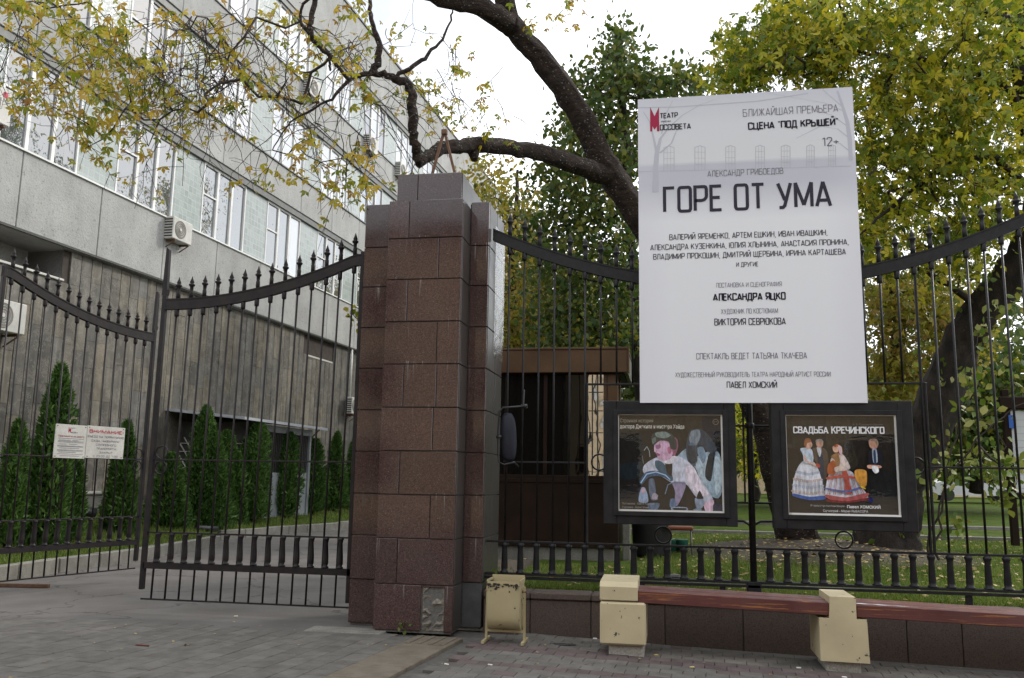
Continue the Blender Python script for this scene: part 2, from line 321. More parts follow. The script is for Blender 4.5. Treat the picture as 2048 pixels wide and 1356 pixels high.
def cream(name, c, chips=.66):
    m, t, b = new_mat(name); v = pos(t)
    col = ramp(t, noise(t, v, 2.5, 5), [(.3, c), (.75, tuple(x*.8 for x in c))])
    ch = ramp(t, noise(t, v, 13, 5, .65), [(chips, 0.0), (chips+.02, 1.0)]); col = mixc(t, ch, col, (.05, .045, .04))
    t.links.new(col, b.inputs['Base Color']); b.inputs['Roughness'].default_value = .62; bump(t, b, noise(t, v, 30, 4), .25, .004); return m
M['cream'] = cream('cream_painted_concrete', (.52, .44, .28), .655); M['bin'] = cream('cream_bin_paint', (.42, .35, .20), .645)
M['rawconc'] = mat('bare_concrete_foot', (.34, .32, .28), (.44, .42, .38), 9, .95, .6, .01, 60)
M['pipe'] = mat('black_plastic', (.012, .012, .014), (.02, .02, .022), 4, .45)
M['rust'] = mat('rusty_steel', (.11, .06, .035), (.18, .09, .05), 18, .8, .4, .002, 80)
M['tan_brick'] = mat('tan_facade', (.55, .42, .26), (.64, .50, .33), 2, .9, .3, 0, 8)
M['grey_paint'] = mat('grey_door_paint', (.22, .235, .25), (.27, .285, .30), 2, .5)
M['lilac_roof'] = mat('porch_roof_metal', (.34, .36, .39), (.42, .44, .47), 2, .45)
def flatmat(name, c, rough=.6):
    m, t, b = new_mat(name); b.inputs['Base Color'].default_value = (*c, 1); b.inputs['Roughness'].default_value = rough; b.inputs['Specular IOR Level'].default_value = .2; return m
_fm = {}
def FM(c, rough=.6):
    k = tuple(round(x, 3) for x in c)+(rough,)
    if k not in _fm: _fm[k] = flatmat('print_%d' % len(_fm), c, rough)
    return _fm[k]
_fp = {}
def FP(c):      # printed photograph colour: mottled ink
    k = tuple(round(x, 3) for x in c)
    if k not in _fp: _fp[k] = mat('photo_print_%d' % len(_fp), tuple(min(1, x*1.18) for x in c), tuple(x*.52 for x in c), 22, .55, None, stops=(.38, .72), stretch=(1.6, 1, .7)); _fp[k].node_tree.nodes['Principled BSDF'].inputs['Specular IOR Level'].default_value = .2
    return _fp[k]
def s2l(*c): return tuple(((x/255+.055)/1.055)**2.4 if x > 10 else x/255/12.92 for x in c)

# ------------------------------------------------------------------ setting: ground, pavement, driveway, lawns
ground = MB()
ground.poly([(-300, -300, -.35), (300, -300, -.35), (300, 400, -.35), (-300, 400, -.35)]); ground.make('ground', M['soil'], kind='structure')
road = MB(); road.poly([(-60, -9, -.13), (60, -9, -.13), (60, 1.2, -.13), (-60, 1.2, -.13)]); road.make('road', M['asphalt'], kind='structure')
# driveway
PAVE_Y = lambda x: 9.28 + (0.12 if x < -6 else 0)
kerb_a = [(-9.5, 8.2), (-9.72, 10.6), tuple(atz(0, 1165, 0)[:2]), (-10.0, 13.9), tuple(atz(260, 1126, 0)[:2]), tuple(atz(350, 1108, 0)[:2]), tuple(atz(441, 1092, 0)[:2])]
kerb_b = [tuple(atz(441, 1080, 0)[:2]), tuple(atz(560, 1070, 0)[:2]), tuple(atz(702, 1057, 0)[:2]), (-10.6, 36), (-10.9, 60)]
dr = MB(); dr.poly([(-30, 9.0, -.004), (-3.0, 9.0, -.004), (-3.0, 13, -.004), (-5.5, 30, -.004), (-6.5, 80, -.004), (-30, 80, -.004)]); dr.make('driveway', M['asphalt'], kind='structure')
# pavement base
pv = MB(); xs = [-30, -1.5, 12]
pv.poly([(-30, .9, -.03), (-1.5, .9, -.03), (-1.5, 9.36, -.03), (-30, 9.36, -.03)])
pv.poly([(-1.5, .9, -.03), (14, .9, g(14)-.03), (14, 9.9, g(14)-.03), (-1.5, 9.9, -.03)])
pv.poly([(-1.502, 9.3, -.031), (-1.502, 9.9, -.031), (-3.7, 9.9, -.031), (-3.7, 9.3, -.031)])
pave = pv.make('pavement', M['joint'], kind='structure')
kerbface = MB(); kerbface.box(-30, 14, .7, .9, -.4, .0).make('street_kerb', M['kerb'], kind='structure')
def field(cands, name, size, m, parent, limit=300):
    # cands: (cx, cy, halfx, halfy, rot, material, height offset)
    cands.sort(key=lambda c: math.hypot(c[0], c[1]) if inview(c) else 1e3+math.hypot(c[0], c[1]))
    rest = {}; proto = {}
    for i, (x, y, hx, hy, a, mm, dz) in enumerate(cands):
        z = g(x)
        if i < limit:
            key = (round(hx, 3), round(hy, 3), mm)
            if key not in proto: proto[key] = MB().cbox(-hx, hx, -hy, hy, -.05, 0, .004).mesh(name); proto[key].materials.append(M[mm])
            o = bpy.data.objects.new(name, proto[key]); COL.objects.link(o); o.parent = parent; o.location = (x, y, z+dz)
            sl = math.atan(.025) if x > -1.5 else 0
            o.rotation_euler = (dz*1.2, sl+dz*.8, a)
        else:
            b = rest.setdefault(mm, MB()); Mx = Matrix.Translation((x, y, z+dz)) @ Matrix.Rotation(a, 4, 'Z'); b.box(-hx, hx, -hy, hy, -.04, 0, Mx)
    for k, b in rest.items(): b.make(name+'_field', M[k], parent, kind='stuff')
def inview(c):
    q = np.array([c[0], c[1], g(c[0])])-EYE; d = q@_w
    if d < .5: return False
    return abs(q@CX/d*FPX) < 1060 and abs(q@CU/d*FPX) < 700
rot = math.radians(-5); cr_, sr_ = math.cos(rot), math.sin(rot)
left = []; jit = lambda: random.uniform(-.0025, .0025)
for i in range(-12, 45):              # courses run towards the gate
    for j in range(-4, 36):
        u = -.11-.21*i; v = 9.30-.32*(j+.5*(i % 2))
        x = -2.62+u*1.0+(v-9.2)*.09; y = v
        xl = -2.62+(v-9.2)*.245
        if y > 9.26 or y < .95 or x > -2.72+(v-9.2)*.09: continue
        left.append((x, y, .1015, .1565, math.atan(-.09), 'paver', jit()))
field([c for c in left if c[1] > 4.5], 'paver', None, None, pave, 300)
right = []
for j in range(0, 60):
    y0 = 9.62-.175*j
    for i in range(-4, 62):
        x = -2.1+.2*(i+.5*(j % 2)); y = y0-(x+1.5)*.06
        if x < -2.0+(y-9.2)*.09+.12 or y < 4.0 or x > 9: continue
        if y > 9.62 or (x < -1.95 and y > 9.2): continue
        right.append((x, y, .0983, .0858, math.atan(-.06), 'paver_pink' if j in (4, 5, 9) or random.random() < .03 else 'paver', jit()))
field(right, 'brick', None, None, pave, 300)
tac = MB().cbox(-.25, .25, -.25, .25, -.05, .004, .006)
for k in range(5): pass
tm = tac.mesh('tactile_slab'); tm.materials.append(M['paver_buff'])
rb = MB().cbox(-.25, .25, -.25, .25, -.05, .004, .006)
for k in range(4): rb.cbox(-.2+.12*k, -.155+.12*k, -.22, .22, .003, .012, .003)
rm = rb.mesh('tactile_slab'); rm.materials.append(M['paver_buff'])
for k in range(9):
    y = 8.97-.515*k; o = obj('tactile_slab', rm if k == 0 else tm, None, pave, (-2.36+(y-9.2)*.09, y, .003)); o.rotation_euler = (0, 0, math.atan(-.09))
MB().cbox(-3.85, -3.0, 9.20, 9.52, -.03, .008, .008).make('threshold_slab', M['kerb'], pave)
# lawn behind the fence
def lawn_z(x, y): return .40+.0003*max(0, y-10)**2 if x > -2.3 else .0
lv, lf = [], []; NX, NY = 30, 40
for j in range(NY+1):
    for i in range(NX+1):
        x = -2.3+i*1.6; y = 10.02+(j/NY)**1.6*52
        x0 = -2.0-max(0, y-16)*.10; x = x0+i*1.6; mound = .22*math.exp(-((x-2.6)**2/3.0+(y-17.0)**2/6))
        lv.append((x, y, .40+.00032*max(0, y-10)**2+mound+random.uniform(-.01, .01)))
for j in range(NY):
    for i in range(NX): a = j*(NX+1)+i; lf.append((a, a+1, a+NX+2, a+NX+1))
lawn = bpy.data.meshes.new('lawn'); lawn.from_pydata(lv, [], lf); obj('lawn', lawn, M['turf'], kind='structure')
LZ = lambda x, y: .40+.00032*np.maximum(0, y-10)**2+.22*np.exp(-((x-2.6)**2/3.0+(y-17.0)**2/6))
sm = MB(); sm.rings([[(2.6+a*math.cos(t)*1.0, 16.4+b_*math.sin(t), float(LZ(2.6+a*math.cos(t), 16.4+b_*math.sin(t)))+z) for t in np.linspace(0, 2*math.pi, 25)[:-1]] for a, b_, z in ((2.9, 2.6, -.05), (2.6, 2.3, .02), (1.6, 1.5, .03), (.1, .1, .03))]).make('bare_soil_patch', M['soil'], kind='structure')
# garden path with pale kerbs
pth = MB(); pz = lambda y: float(LZ(20, y))
pth.box(-1, 45, 22.3, 26.9, pz(22)-.3, pz(24)-.03); pth.make('garden_path', M['asphalt'], kind='structure')
for yy in (22.0, 27.0):
    for k in range(26):
        b = MB().cbox(0, 1.74, 0, .24, -.25, .09, .01); b.make('path_kerb_stone', M['kerb'], loc=(-1.0+1.76*k, yy, pz(yy)), kind='structure')
# raised lawn strip beside the building
def strip(name, K, mat_):
    v, f = [], []
    for (x, y) in K:
        n = x*BN[0]+y*BN[1]; t = x*BD[0]+y*BD[1]
        for s in np.linspace(0, 1, 7):
            nn = n-.12+(-16.05-n)*s; p = BN*nn+BD*t; v.append((p[0], p[1], .20+.62*s**1.0+random.uniform(-.01, .01)))
    for i in range(len(K)-1):
        for j in range(6): a = i*7+j; f.append((a, a+1, a+8, a+7))
    me = bpy.data.meshes.new(name); me.from_pydata(v, [], f); obj(name, me, mat_, kind='structure'); return np.array(v), f
def dens(K, n):
    P = np.array(K); seg = np.r_[0, np.cumsum(np.linalg.norm(np.diff(P, axis=0), axis=1))]; t = np.linspace(0, seg[-1], n)
    return [(float(np.interp(a, seg, P[:, 0])), float(np.interp(a, seg, P[:, 1]))) for a in t]
SA = strip('lawn_strip', dens(kerb_a, 14)+dens(kerb_b, 16), M['turf'])
def kerb_run(K, L=1.0):
    P = dens(K, int(sum(math.dist(K[i], K[i+1]) for i in range(len(K)-1))/L)+1)
    for a, b_ in zip(P[:-1], P[1:]):
        d = math.dist(a, b_); m = MB().cbox(.008, d-.008, 0, .17, -.1, .235+random.uniform(-.012, .008), .015)
        o = m.make('kerb_stone', M['kerb'], loc=(a[0], a[1], 0), kind='structure'); o.rotation_euler = (random.uniform(-.01, .01), 0, math.atan2(b_[1]-a[1], b_[0]-a[0])+random.uniform(-.006, .006))
kerb_run(kerb_a); kerb_run(kerb_b)
# grass
def blades(name, pts, h, w, m):
    n = len(pts); a = rng.uniform(0, 2*np.pi, n); hh = h*rng.uniform(.5, 1.3, n); d = np.c_[np.cos(a), np.sin(a), np.zeros(n)]*(w/2)
    lean = np.c_[rng.normal(0, .35, n)*hh, rng.normal(0, .35, n)*hh, hh]
    V = np.stack([pts-d, pts+d, pts+lean], 1).reshape(-1, 3); F = np.arange(3*n).reshape(-1, 3)
    return obj(name, np_mesh(name, V, F), m, kind='stuff', label='short green blades of grass growing over the lawn', cat='grass')
n = 90000; y = 10.1+rng.random(n)**1.35*14; x = -1.9-np.maximum(0, y-16)*.1+rng.random(n)*(4+y*.42)
soilm = ((x-2.6)/2.2)**2+((y-16.4)/2.0)**2 < rng.uniform(.6, 1.1, n); kp = ~soilm & ~((y > 21.8) & (y < 27.4)) & ~((x < -.4) & (y > 13.0) & (y < 17.5))
x, y = x[kp], y[kp]; blades('grass', np.c_[x, y, LZ(x, y)-.005], .075, .014, M['grass'])
V, F = SA; F = np.array(F); q = rng.integers(0, len(F), 60000); a_, b_ = rng.random((60000, 1)), rng.random((60000, 1)); c = V[F[q]]
P = (c[:, 0]*(1-a_)+c[:, 1]*a_)*(1-b_)+(c[:, 3]*(1-a_)+c[:, 2]*a_)*b_
tag(blades('grass', P, .10, .018, M['grass']), label='bright green grass growing on the strip behind the kerb')
n = 1100; y = 10.2+rng.random(n)*13; x = -1.5+rng.random(n)*(3+y*.4); kp = ~((x < -.4) & (y > 13.0)); x, y = x[kp], y[kp]; n = len(x)
nn = 520; x = np.r_[x, rng.normal(2.8, 1.5, nn)]; y = np.r_[y, rng.normal(15.0, 1.5, nn)]; n = len(x); y = np.maximum(y, 10.2)
def leaf_shapes(C, A, B, size, fold=.25):        # C centre, A length dir, B width dir
    n = len(C); s = size[:, None]; N = np.cross(A, B)
    p0 = C-A*s*.5; p3 = C+A*s*.55; p1 = C-A*s*.12+B*s*.34+N*s*fold*.3; p2 = C+A*s*.18+B*s*.28+N*s*fold*.25; q1 = C-A*s*.12-B*s*.34+N*s*fold*.3; q2 = C+A*s*.18-B*s*.28+N*s*fold*.25
    V = np.stack([p0, p1, p2, p3, q2, q1], 1).reshape(-1, 3); b = np.arange(n)[:, None]*6
    F = np.concatenate([b+np.array([0, 1, 2, 3]), b+np.array([0, 3, 4, 5])], 1).reshape(-1, 4); return V, F
def lobed(C, A, B, size):            # three pointed lobes that share their base
    n = len(C); s = size[:, None]; N = np.cross(A, B); out = [C-A*s*.35]
    for a, l in ((0, 1.0), (.95, .78), (-.95, .78)):
        d = A*math.cos(a)+B*math.sin(a); e = B*math.cos(a)-A*math.sin(a); o = C-A*s*.35
        out += [o+d*s*l*.5+e*s*.19-N*s*.05*abs(a), o+d*s*l+N*s*-.12*abs(a), o+d*s*l*.5-e*s*.19]
    V = np.stack(out, 1).reshape(-1, 3); b = np.arange(n)[:, None]*10; F = np.concatenate([b+np.array([0, 1+3*k, 2+3*k, 3+3*k]) for k in range(3)], 1).reshape(-1, 4); return V, F
def slim(C, A, B, size):
    n = len(C); s = size[:, None]; N = np.cross(A, B); out = [C-A*s*.5, C-A*s*.05+B*s*.17+N*s*.05, C+A*s*.55, C-A*s*.05-B*s*.17+N*s*.05]
    V = np.stack(out, 1).reshape(-1, 3); F = np.arange(4*n).reshape(-1, 4); return V, F
def rand_dirs(n, up=0.0):
    d = rng.normal(size=(n, 3)); d[:, 2] += up; return d/np.linalg.norm(d, axis=1, keepdims=True)
def frame(n, down=.6, flat=.3):
    A = rand_dirs(n); A[:, 2] -= down; A /= np.linalg.norm(A, axis=1, keepdims=True); R = rand_dirs(n); R[:, 2] *= flat; B = np.cross(A, R); B /= np.linalg.norm(B, axis=1, keepdims=True)+1e-9; return A, B
A = rand_dirs(n); A[:, 2] *= .15; A /= np.linalg.norm(A, axis=1, keepdims=True); B = np.cross(A, np.array([0, 0, 1.0])+rng.normal(0, .2, (n, 3))); B /= np.linalg.norm(B, axis=1, keepdims=True)
V, F = leaf_shapes(np.c_[x, y, LZ(x, y)+.045], A, B, rng.uniform(.05, .10, n)); obj('fallen_leaves', np_mesh('fallen_leaves', V, F), M['leaf_fallen'], kind='stuff', label='dry tan leaves fallen on the lawn and bare soil', cat='leaves')
n = 170; x = rng.uniform(-6, 3.5, n); y = rng.uniform(5.5, 9.6, n); gz = -0.025*np.maximum(0, x+1.5); A = rand_dirs(n); A[:, 2] *= .1; A /= np.linalg.norm(A, axis=1, keepdims=True); B = np.cross(A, np.array([0, 0, 1.0])+rng.normal(0, .15, (n, 3))); B /= np.linalg.norm(B, axis=1, keepdims=True)
V, F = leaf_shapes(np.c_[x, y, gz+.008], A, B, rng.uniform(.015, .045, n)); obj('fallen_leaves', np_mesh('fallen_leaves', V, F), M['leaf_fallen'], kind='stuff', label='small dry leaf scraps scattered over the paving', cat='leaves')
# little litter on the pavement
for i, (px, py, c) in enumerate([(285, 1290, (.13, .04, .03)), (1190, 1273, (.75, .75, .75)), (1312, 1302, (.5, .38, .15)), (1688, 1336, (.7, .7, .68)), (1597, 1320, (.6, .6, .58)), (1384, 1324, (.5, .42, .2)), (472, 1232, (.6, .55, .4)), (893, 1328, (.65, .62, .55)), (980, 1329, (.62, .6, .55))]):
    p = atz(px, py, .01); p[2] = g(p[0])+.006; s = .075 if i == 0 else .022
    l = ['dark red stick lying on the grey slabs before the gate', 'scrap of white paper by the foot of the first bench block', 'orange leaf scrap on the paving before the bench', 'white paper scrap at the foot of the second bench block', 'pale crumb on bricks left of the second bench block', 'yellow leaf scrap on the bricks in front of the bench', 'pale scrap on asphalt under the open gate leaf', 'light stub lying on the buff tactile slabs', 'light stub lying right beside the buff tactile slabs'][i]
    MB().cbox(-s, s, -.008, .008, -.004, .008, .003).make('stick' if i == 0 else 'litter_scrap', FM(c), loc=tuple(p), label=l, cat='litter').rotation_euler = (0, 0, random.uniform(-.5, .5))
p = atz(1125, 1287, 0); mp_ = MB(); mp_.rings([[(.13*k*math.cos(t)*(1+.25*math.sin(3*t)), .05*k*math.sin(t), z) for t in np.linspace(0, 6.283, 17)[:-1]] for k, z in ((1, 0), (.8, .006), (.1, .006))]).make('tar_blob', M['pipe'], loc=(p[0], p[1], g(p[0])+.002), label='flat black tar blob on the paving right of the cream bin', cat='tar')
b_ = MB().cbox(-.55, .55, -.03, .03, -.02, .03, .004).make('rusty_bar', M['rust'], loc=(-9.3, 11.55, .02), label='rusty flat bar lying on asphalt under the left gate leaf', cat='bar')
b_.rotation_euler = (0, 0, .15)

# ------------------------------------------------------------------ granite gate pillar
ZC = [4.79, 4.335, 3.853, 3.365, 2.882, 2.398, 1.92, 1.446, .979, .497, .02]
pil = empty('gate_pillar', 'tall stepped pillar clad in polished brown granite slabs at the gate', 'pillar', (-2.75, 10, 0))
IP = Matrix.Translation((2.75, -10, 0))
def pm(b, name, m, **k): o = b.make(name, m, pil, **k); o.location = (2.75, -10, 0); return o
core = MB(); e = .022
core.box(-3.15+e, -2.27-e, 9.38+e, 10.2, 0, 4.79-e); core.box(-3.555+e, -3.14, 9.72+e, 10.75, 0, 4.87-e); core.box(-2.28, -2.045-e, 9.78+e, 10.70-e, 0, 4.87-e); core.box(-3.12, -2.34-e, 9.56+e, 10.7, 4.7, 5.17-e)
pm(core, 'core', M['mortar'])
def slab_x(x0, x1, yf, z0, z1, m='granite', jx=.004, jz=.005, th=.03, name='granite_slab'):     # slab facing the street
    o = random.uniform(-.002, .003); c = MB().cbox(x0+jx, x1-jx, yf-o, yf+th, z0+jz, z1-jz, .004); return pm(c, name, M[m])
def slab_y(xf, y0, y1, z0, z1, m='granite', th=.03, side=1):
    o = random.uniform(-.001, .002); xs_ = (xf-th, xf+o) if side > 0 else (xf-o, xf+th)
    return pm(MB().cbox(*xs_, y0+.004, y1-.004, z0+.005, z1-.005, .004), 'granite_slab', M[m])
splits = [[.40], [.40+.32*0+.0], [.66], [.33], [.70], [.36, .72], [.72], [.34], [.72], [.40], []]
fsp = [[.28], [.69], [.29], [.70], [.28, .71], [.68], [.27], [.68], [.28], []]
for k in range(10):
    z1, z0 = ZC[k], ZC[k+1]; xs_ = [-3.15]+[-3.15+.88*s for s in fsp[k]]+[-2.27]
    if k == 9: xs_ = [-3.15, -2.62]
    for a, b_ in zip(xs_[:-1], xs_[1:]): slab_x(a, b_, 9.38, z0, z1)
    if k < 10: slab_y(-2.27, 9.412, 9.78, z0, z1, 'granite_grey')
    slab_y(-3.15, 9.412, 9.72, z0, z1, 'granite', side=-1)
    zl1 = z1 if k else 4.87
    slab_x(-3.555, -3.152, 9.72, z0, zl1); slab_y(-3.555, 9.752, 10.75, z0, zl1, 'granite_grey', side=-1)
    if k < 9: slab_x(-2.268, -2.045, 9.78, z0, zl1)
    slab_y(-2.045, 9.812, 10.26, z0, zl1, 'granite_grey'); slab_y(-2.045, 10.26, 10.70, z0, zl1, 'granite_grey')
pm(MB().cbox(-2.264, -2.05, 9.785, 9.81, .02, .49, .004), 'cement_patch', mat('dark_cement', (.06, .058, .062), (.10, .097, .10), 5, .8, .3, .003, 60))
# broken corner at the foot
bk = MB(); random.seed(3)
NXp, NZp = 7, 14; b0 = []
for j in range(NZp):
    for i in range(NXp):
        ed = i in (0, NXp-1) or j in (0, NZp-1); bk.v.append((-2.605+i*.235/(NXp-1), 9.395+(0 if ed else random.uniform(-.02, .035)), .03+j*.455/(NZp-1)))
for j in range(NZp-1):
    for i in range(NXp-1): a = j*NXp+i; bk.f.append((a, a+1, a+NXp+1, a+NXp)); bk.smooth.append(False)
pm(bk, 'broken_mortar', M['render_patch']); pm(MB().cbox(-2.365, -2.272, 9.382, 9.41, .02, .49, .004), 'granite_slab', M['granite'])
pm(MB().cbox(-2.615, -2.272, 9.384, 9.40, .475, .492, .003), 'granite_slab', M['granite'])
# top block
slab_x(-3.12, -2.87, 9.56, 4.80, 5.17); slab_x(-2.87, -2.335, 9.56, 4.80, 5.17)
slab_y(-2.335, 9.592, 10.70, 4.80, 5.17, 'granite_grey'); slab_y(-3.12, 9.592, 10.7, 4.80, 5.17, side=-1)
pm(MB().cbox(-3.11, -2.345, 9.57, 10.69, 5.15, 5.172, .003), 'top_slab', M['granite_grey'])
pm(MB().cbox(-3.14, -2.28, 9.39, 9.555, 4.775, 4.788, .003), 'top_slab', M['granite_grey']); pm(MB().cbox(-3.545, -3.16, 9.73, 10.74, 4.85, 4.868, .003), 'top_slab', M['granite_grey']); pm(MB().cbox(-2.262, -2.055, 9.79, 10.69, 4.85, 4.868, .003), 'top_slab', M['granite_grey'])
# cement splashes low on the pillar
# crinkled film taped round the right side
fl = MB(); nz_, ny_ = 60, 8
for j in range(nz_+1):
    for i in range(ny_+1):
        fl.v.append((-2.034+random.uniform(0, .006), 10.12+.60*i/ny_, 3.05+1.62*j/nz_))
for j in range(nz_):
    for i in range(ny_): a = j*(ny_+1)+i; fl.f.append((a, a+1, a+ny_+2, a+ny_+1)); fl.smooth.append(True)
fl.make('plastic_film', M['film'], label='clear crinkled film wrapped round the right side of the granite pillar', cat='film')
# A-shaped bracket on top
br = empty('angle_bracket', 'rusty inverted V bracket standing on top of the granite pillar', 'bracket', (-2.67, 9.95, 5.17))
def rod(a, b, w=.03): return MB().tube([a, b], w*.7, 4, smooth=False)
rod((-.17, 0, 0), (-.01, 0, .66)).make('leg', M['rust'], br); rod((.18, 0, 0), (.005, 0, .66)).make('leg', M['rust'], br); MB().cbox(-.035, .035, -.03, .03, .63, .70, .008).make('joint_plate', M['rust'], br)
# small weeds
def weed(x, y, z, n, h, m, label):
    C = np.c_[rng.normal(0, h*.3, n), rng.normal(0, h*.3, n), rng.uniform(0, h, n)]; A, B = frame(n, -.5, .5); V, F = leaf_shapes(C, A, B, rng.uniform(.03, .06, n))
    o = obj('weed', np_mesh('weed', V, F), m, loc=(x, y, z), label=label, cat='weed')
    return o
weed(-2.80, 9.33, 0, 10, .10, M['grass'], 'tiny green weed growing at the front foot of the granite pillar')
weed(-1.86, 9.98, .42, 60, .22, M['grass'], 'tuft of green weed behind the cream bin beside the pillar')

# ------------------------------------------------------------------ plinth
pl_ = empty('plinth', 'low rough granite wall carrying the black iron fence', 'plinth', (0, 10, 0))
cx_ = -2.02; i = 0
while cx_ < 9:
    w_ = [.52, .66, .78, .80, .78, .82][i % 6]; z = g(cx_)
    MB().cbox(cx_+.004, cx_+w_-.004, 9.76, 10.02, z-.1, .345, .006).make('granite_block', M['granite_rough'], pl_).location = (0, -10, 0)
    MB().cbox(cx_+.003, cx_+w_-.003, 9.735, 10.06, .35, .425, .012).make('coping_block', M['granite_rough'], pl_).location = (0, -10, 0)
    cx_ += w_; i += 1
MB().box(-2.02, 9, 9.80, 10.0, -.3, .34).make('core', M['mortar'], pl_).location = (0, -10, 0)

# ------------------------------------------------------------------ ironwork
FY = 9.95
def spear_prof(z0):      # finial above the rail: (r, z) from rail top
    return [(.026, z0), (.026, z0+.10), (.021, z0+.115), (.024, z0+.17), (.040, z0+.185), (.040, z0+.20), (.020, z0+.21), (.030, z0+.225), (.014, z0+.265), (.002, z0+.305)]
def add_picket(parent, x, z_low, z_rail_top, m, long=True, thick=.0125, zr=.12, x_lean=0.0, spear=True):
    b = MB().tube([(x+x_lean*(z_rail_top-z_low), 0, z_low), (x, 0, z_rail_top)], thick, 6)
    p = b.make('picket', m, parent)
    MB().lathe([(.026, z_rail_top-zr-.10), (.030, z_rail_top-zr-.085), (.030, z_rail_top-zr-.02), (.024, z_rail_top-zr-.005)], x, 0, 8).make('collar', m, p)
    if spear: MB().lathe([(r, z) for r, z in spear_prof(z_rail_top-.01)], x, 0, 8).make('spearhead', m, p)
    return p
def add_baluster(parent, x, z0, z1, m, straight=False):
    h = z1-z0
    pr = [(.042, z0), (.042, z0+.012), (.026, z0+.022), (.037, z0+.05), (.036, z0+.12), (.024, z1-.06), (.030, z1-.04), (.030, z1-.028), (.036, z1-.02), (.036, z1-.006), (.02, z1)] if not straight else \
         [(.050, z0), (.050, z0+.012), (.034, z0+.024), (.038, z0+.05), (.030, z1-.07), (.034, z1-.05), (.042, z1-.03), (.042, z1-.014), (.02, z1)]
    return MB().lathe(pr, x, 0, 10).make('baluster', m, parent)
def curve_rail(fz, x0, x1, hz=.12, hy=.045, n=28):
    b = MB(); R = []
    for i in range(n+1):
        x = x0+(x1-x0)*i/n; z = fz(x); R.append([(x, -hy/2, z-hz), (x, hy/2, z-hz), (x, hy/2, z), (x, -hy/2, z)])
    b.rings(R, False); return b
def lips(fz, x0, x1, hz=.12, hy=.062, n=28):    # thin flanges along the rail's lower and upper edge
    b = MB()
    for dz in (0.004, -hz-.004):
        R = []
        for i in range(n+1):
            x = x0+(x1-x0)*i/n; z = fz(x)+dz; R.append([(x, -hy/2, z-.008), (x, hy/2, z-.008), (x, hy/2, z+.008), (x, -hy/2, z+.008)])
        b.rings(R, False)
    return b
fence = empty('iron_fence', 'black iron fence with spearhead pickets and sagging top rail on granite plinth', 'fence', (0, FY, 0))
mi = M['iron']
ftop = lambda x: 3.885+.0786*(x-.92)**2 if x < 3.9 else 3.885+.0786*(3.9-.92)**2
curve_rail(ftop, -2.03, 3.88).make('top_rail', mi, fence); lips(ftop, -2.03, 3.88).make('rail_flange', mi, fence)
MB().box(-2.04, 4.2, -.05, .05, .535, .560).make('bottom_rail', mi, fence); MB().box(-2.04, 4.2, -.045, -.02, .575, .60).make('bottom_rail', mi, fence); MB().box(-2.04, 4.2, .02, .045, .575, .60).make('bottom_rail', mi, fence)
MB().cbox(-2.04, 4.2, -.012, .012, .928, .952, .003).make('lower_rail', mi, fence)
MB().cbox(-1.86, -.90, -.010, .010, 1.815, 1.835, .003).make('middle_rail', mi, fence); MB().cbox(2.68, 4.2, -.010, .010, 1.815, 1.835, .003).make('middle_rail', mi, fence)
MB().cbox(-.90, 2.72, -.012, .012, 2.70, 2.724, .003).make('upper_rail', mi, fence)
px_ = [-1.827+.1795*k for k in range(33)]
for k, x in enumerate(px_):
    if abs(x-.866) < .02: continue
    lo = .94
    if -.80 < x < 2.62: lo = 2.71
    add_picket(fence, x, lo, ftop(x), mi, thick=.0125 if lo < 1 else .0125)
    add_baluster(fence, x, .60, .93, mi, True)
for x in (-.905, 2.70): MB().cbox(x-.012, x+.012, -.02, .02, .94, 2.72, .004).make('flat_upright', mi, fence)
MB().cbox(2.655, 2.675, -.02, .02, .94, ftop(2.66), .004).make('flat_upright', mi, fence)
cp = MB().tube([(.875, -.01, .44), (.875, -.01, 4.0)], .036, 10).make('centre_post', mi, fence)
MB().lathe([(.045, 2.22), (.050, 2.23), (.050, 2.27), (.045, 2.28)], .875, -.01, 10).make('collar', mi, cp)
MB().cbox(.80, .95, -.05, .07, .44, .60, .012).make('post_foot', mi, fence)
for x in (-.72, -.70+2.2*0): pass
for cxr, czr in ((-.765, 1.835), (-.07, 1.055), (1.81, 1.055), (2.565, 1.835)): MB().torus((cxr, 0, czr), .088, .010).make('ring', mi, fence)
for s in (-1, 1):
    MB().tube([(.875, .02, 1.12), (.875+s*.03, .02, 1.19), (.875+s*.09, .02, 1.225), (.875+s*.30, .02, 1.23)], .014, 6).make('scroll_bracket', mi, fence)
    for z in (1.42, 2.25): MB().tube([(.875, .02, z), (.875+s*.34, .02, z)], .012, 6).make('cross_bar', mi, fence)
MB().box(.800, .820, .01, .03, 1.43, 2.72).make('flat_upright', mi, fence)
for x in (-1.86, -.3, .55, 1.7, 3.0): MB().cbox(x-.03, x+.03, -.03, .03, .42, .54, .006).make('rail_foot', mi, fence)
MB().tube([(2.95, -.01, 1.90), (3.1, -.01, 1.90)], .05, 8).make('lock_box', mi, fence) if False else None
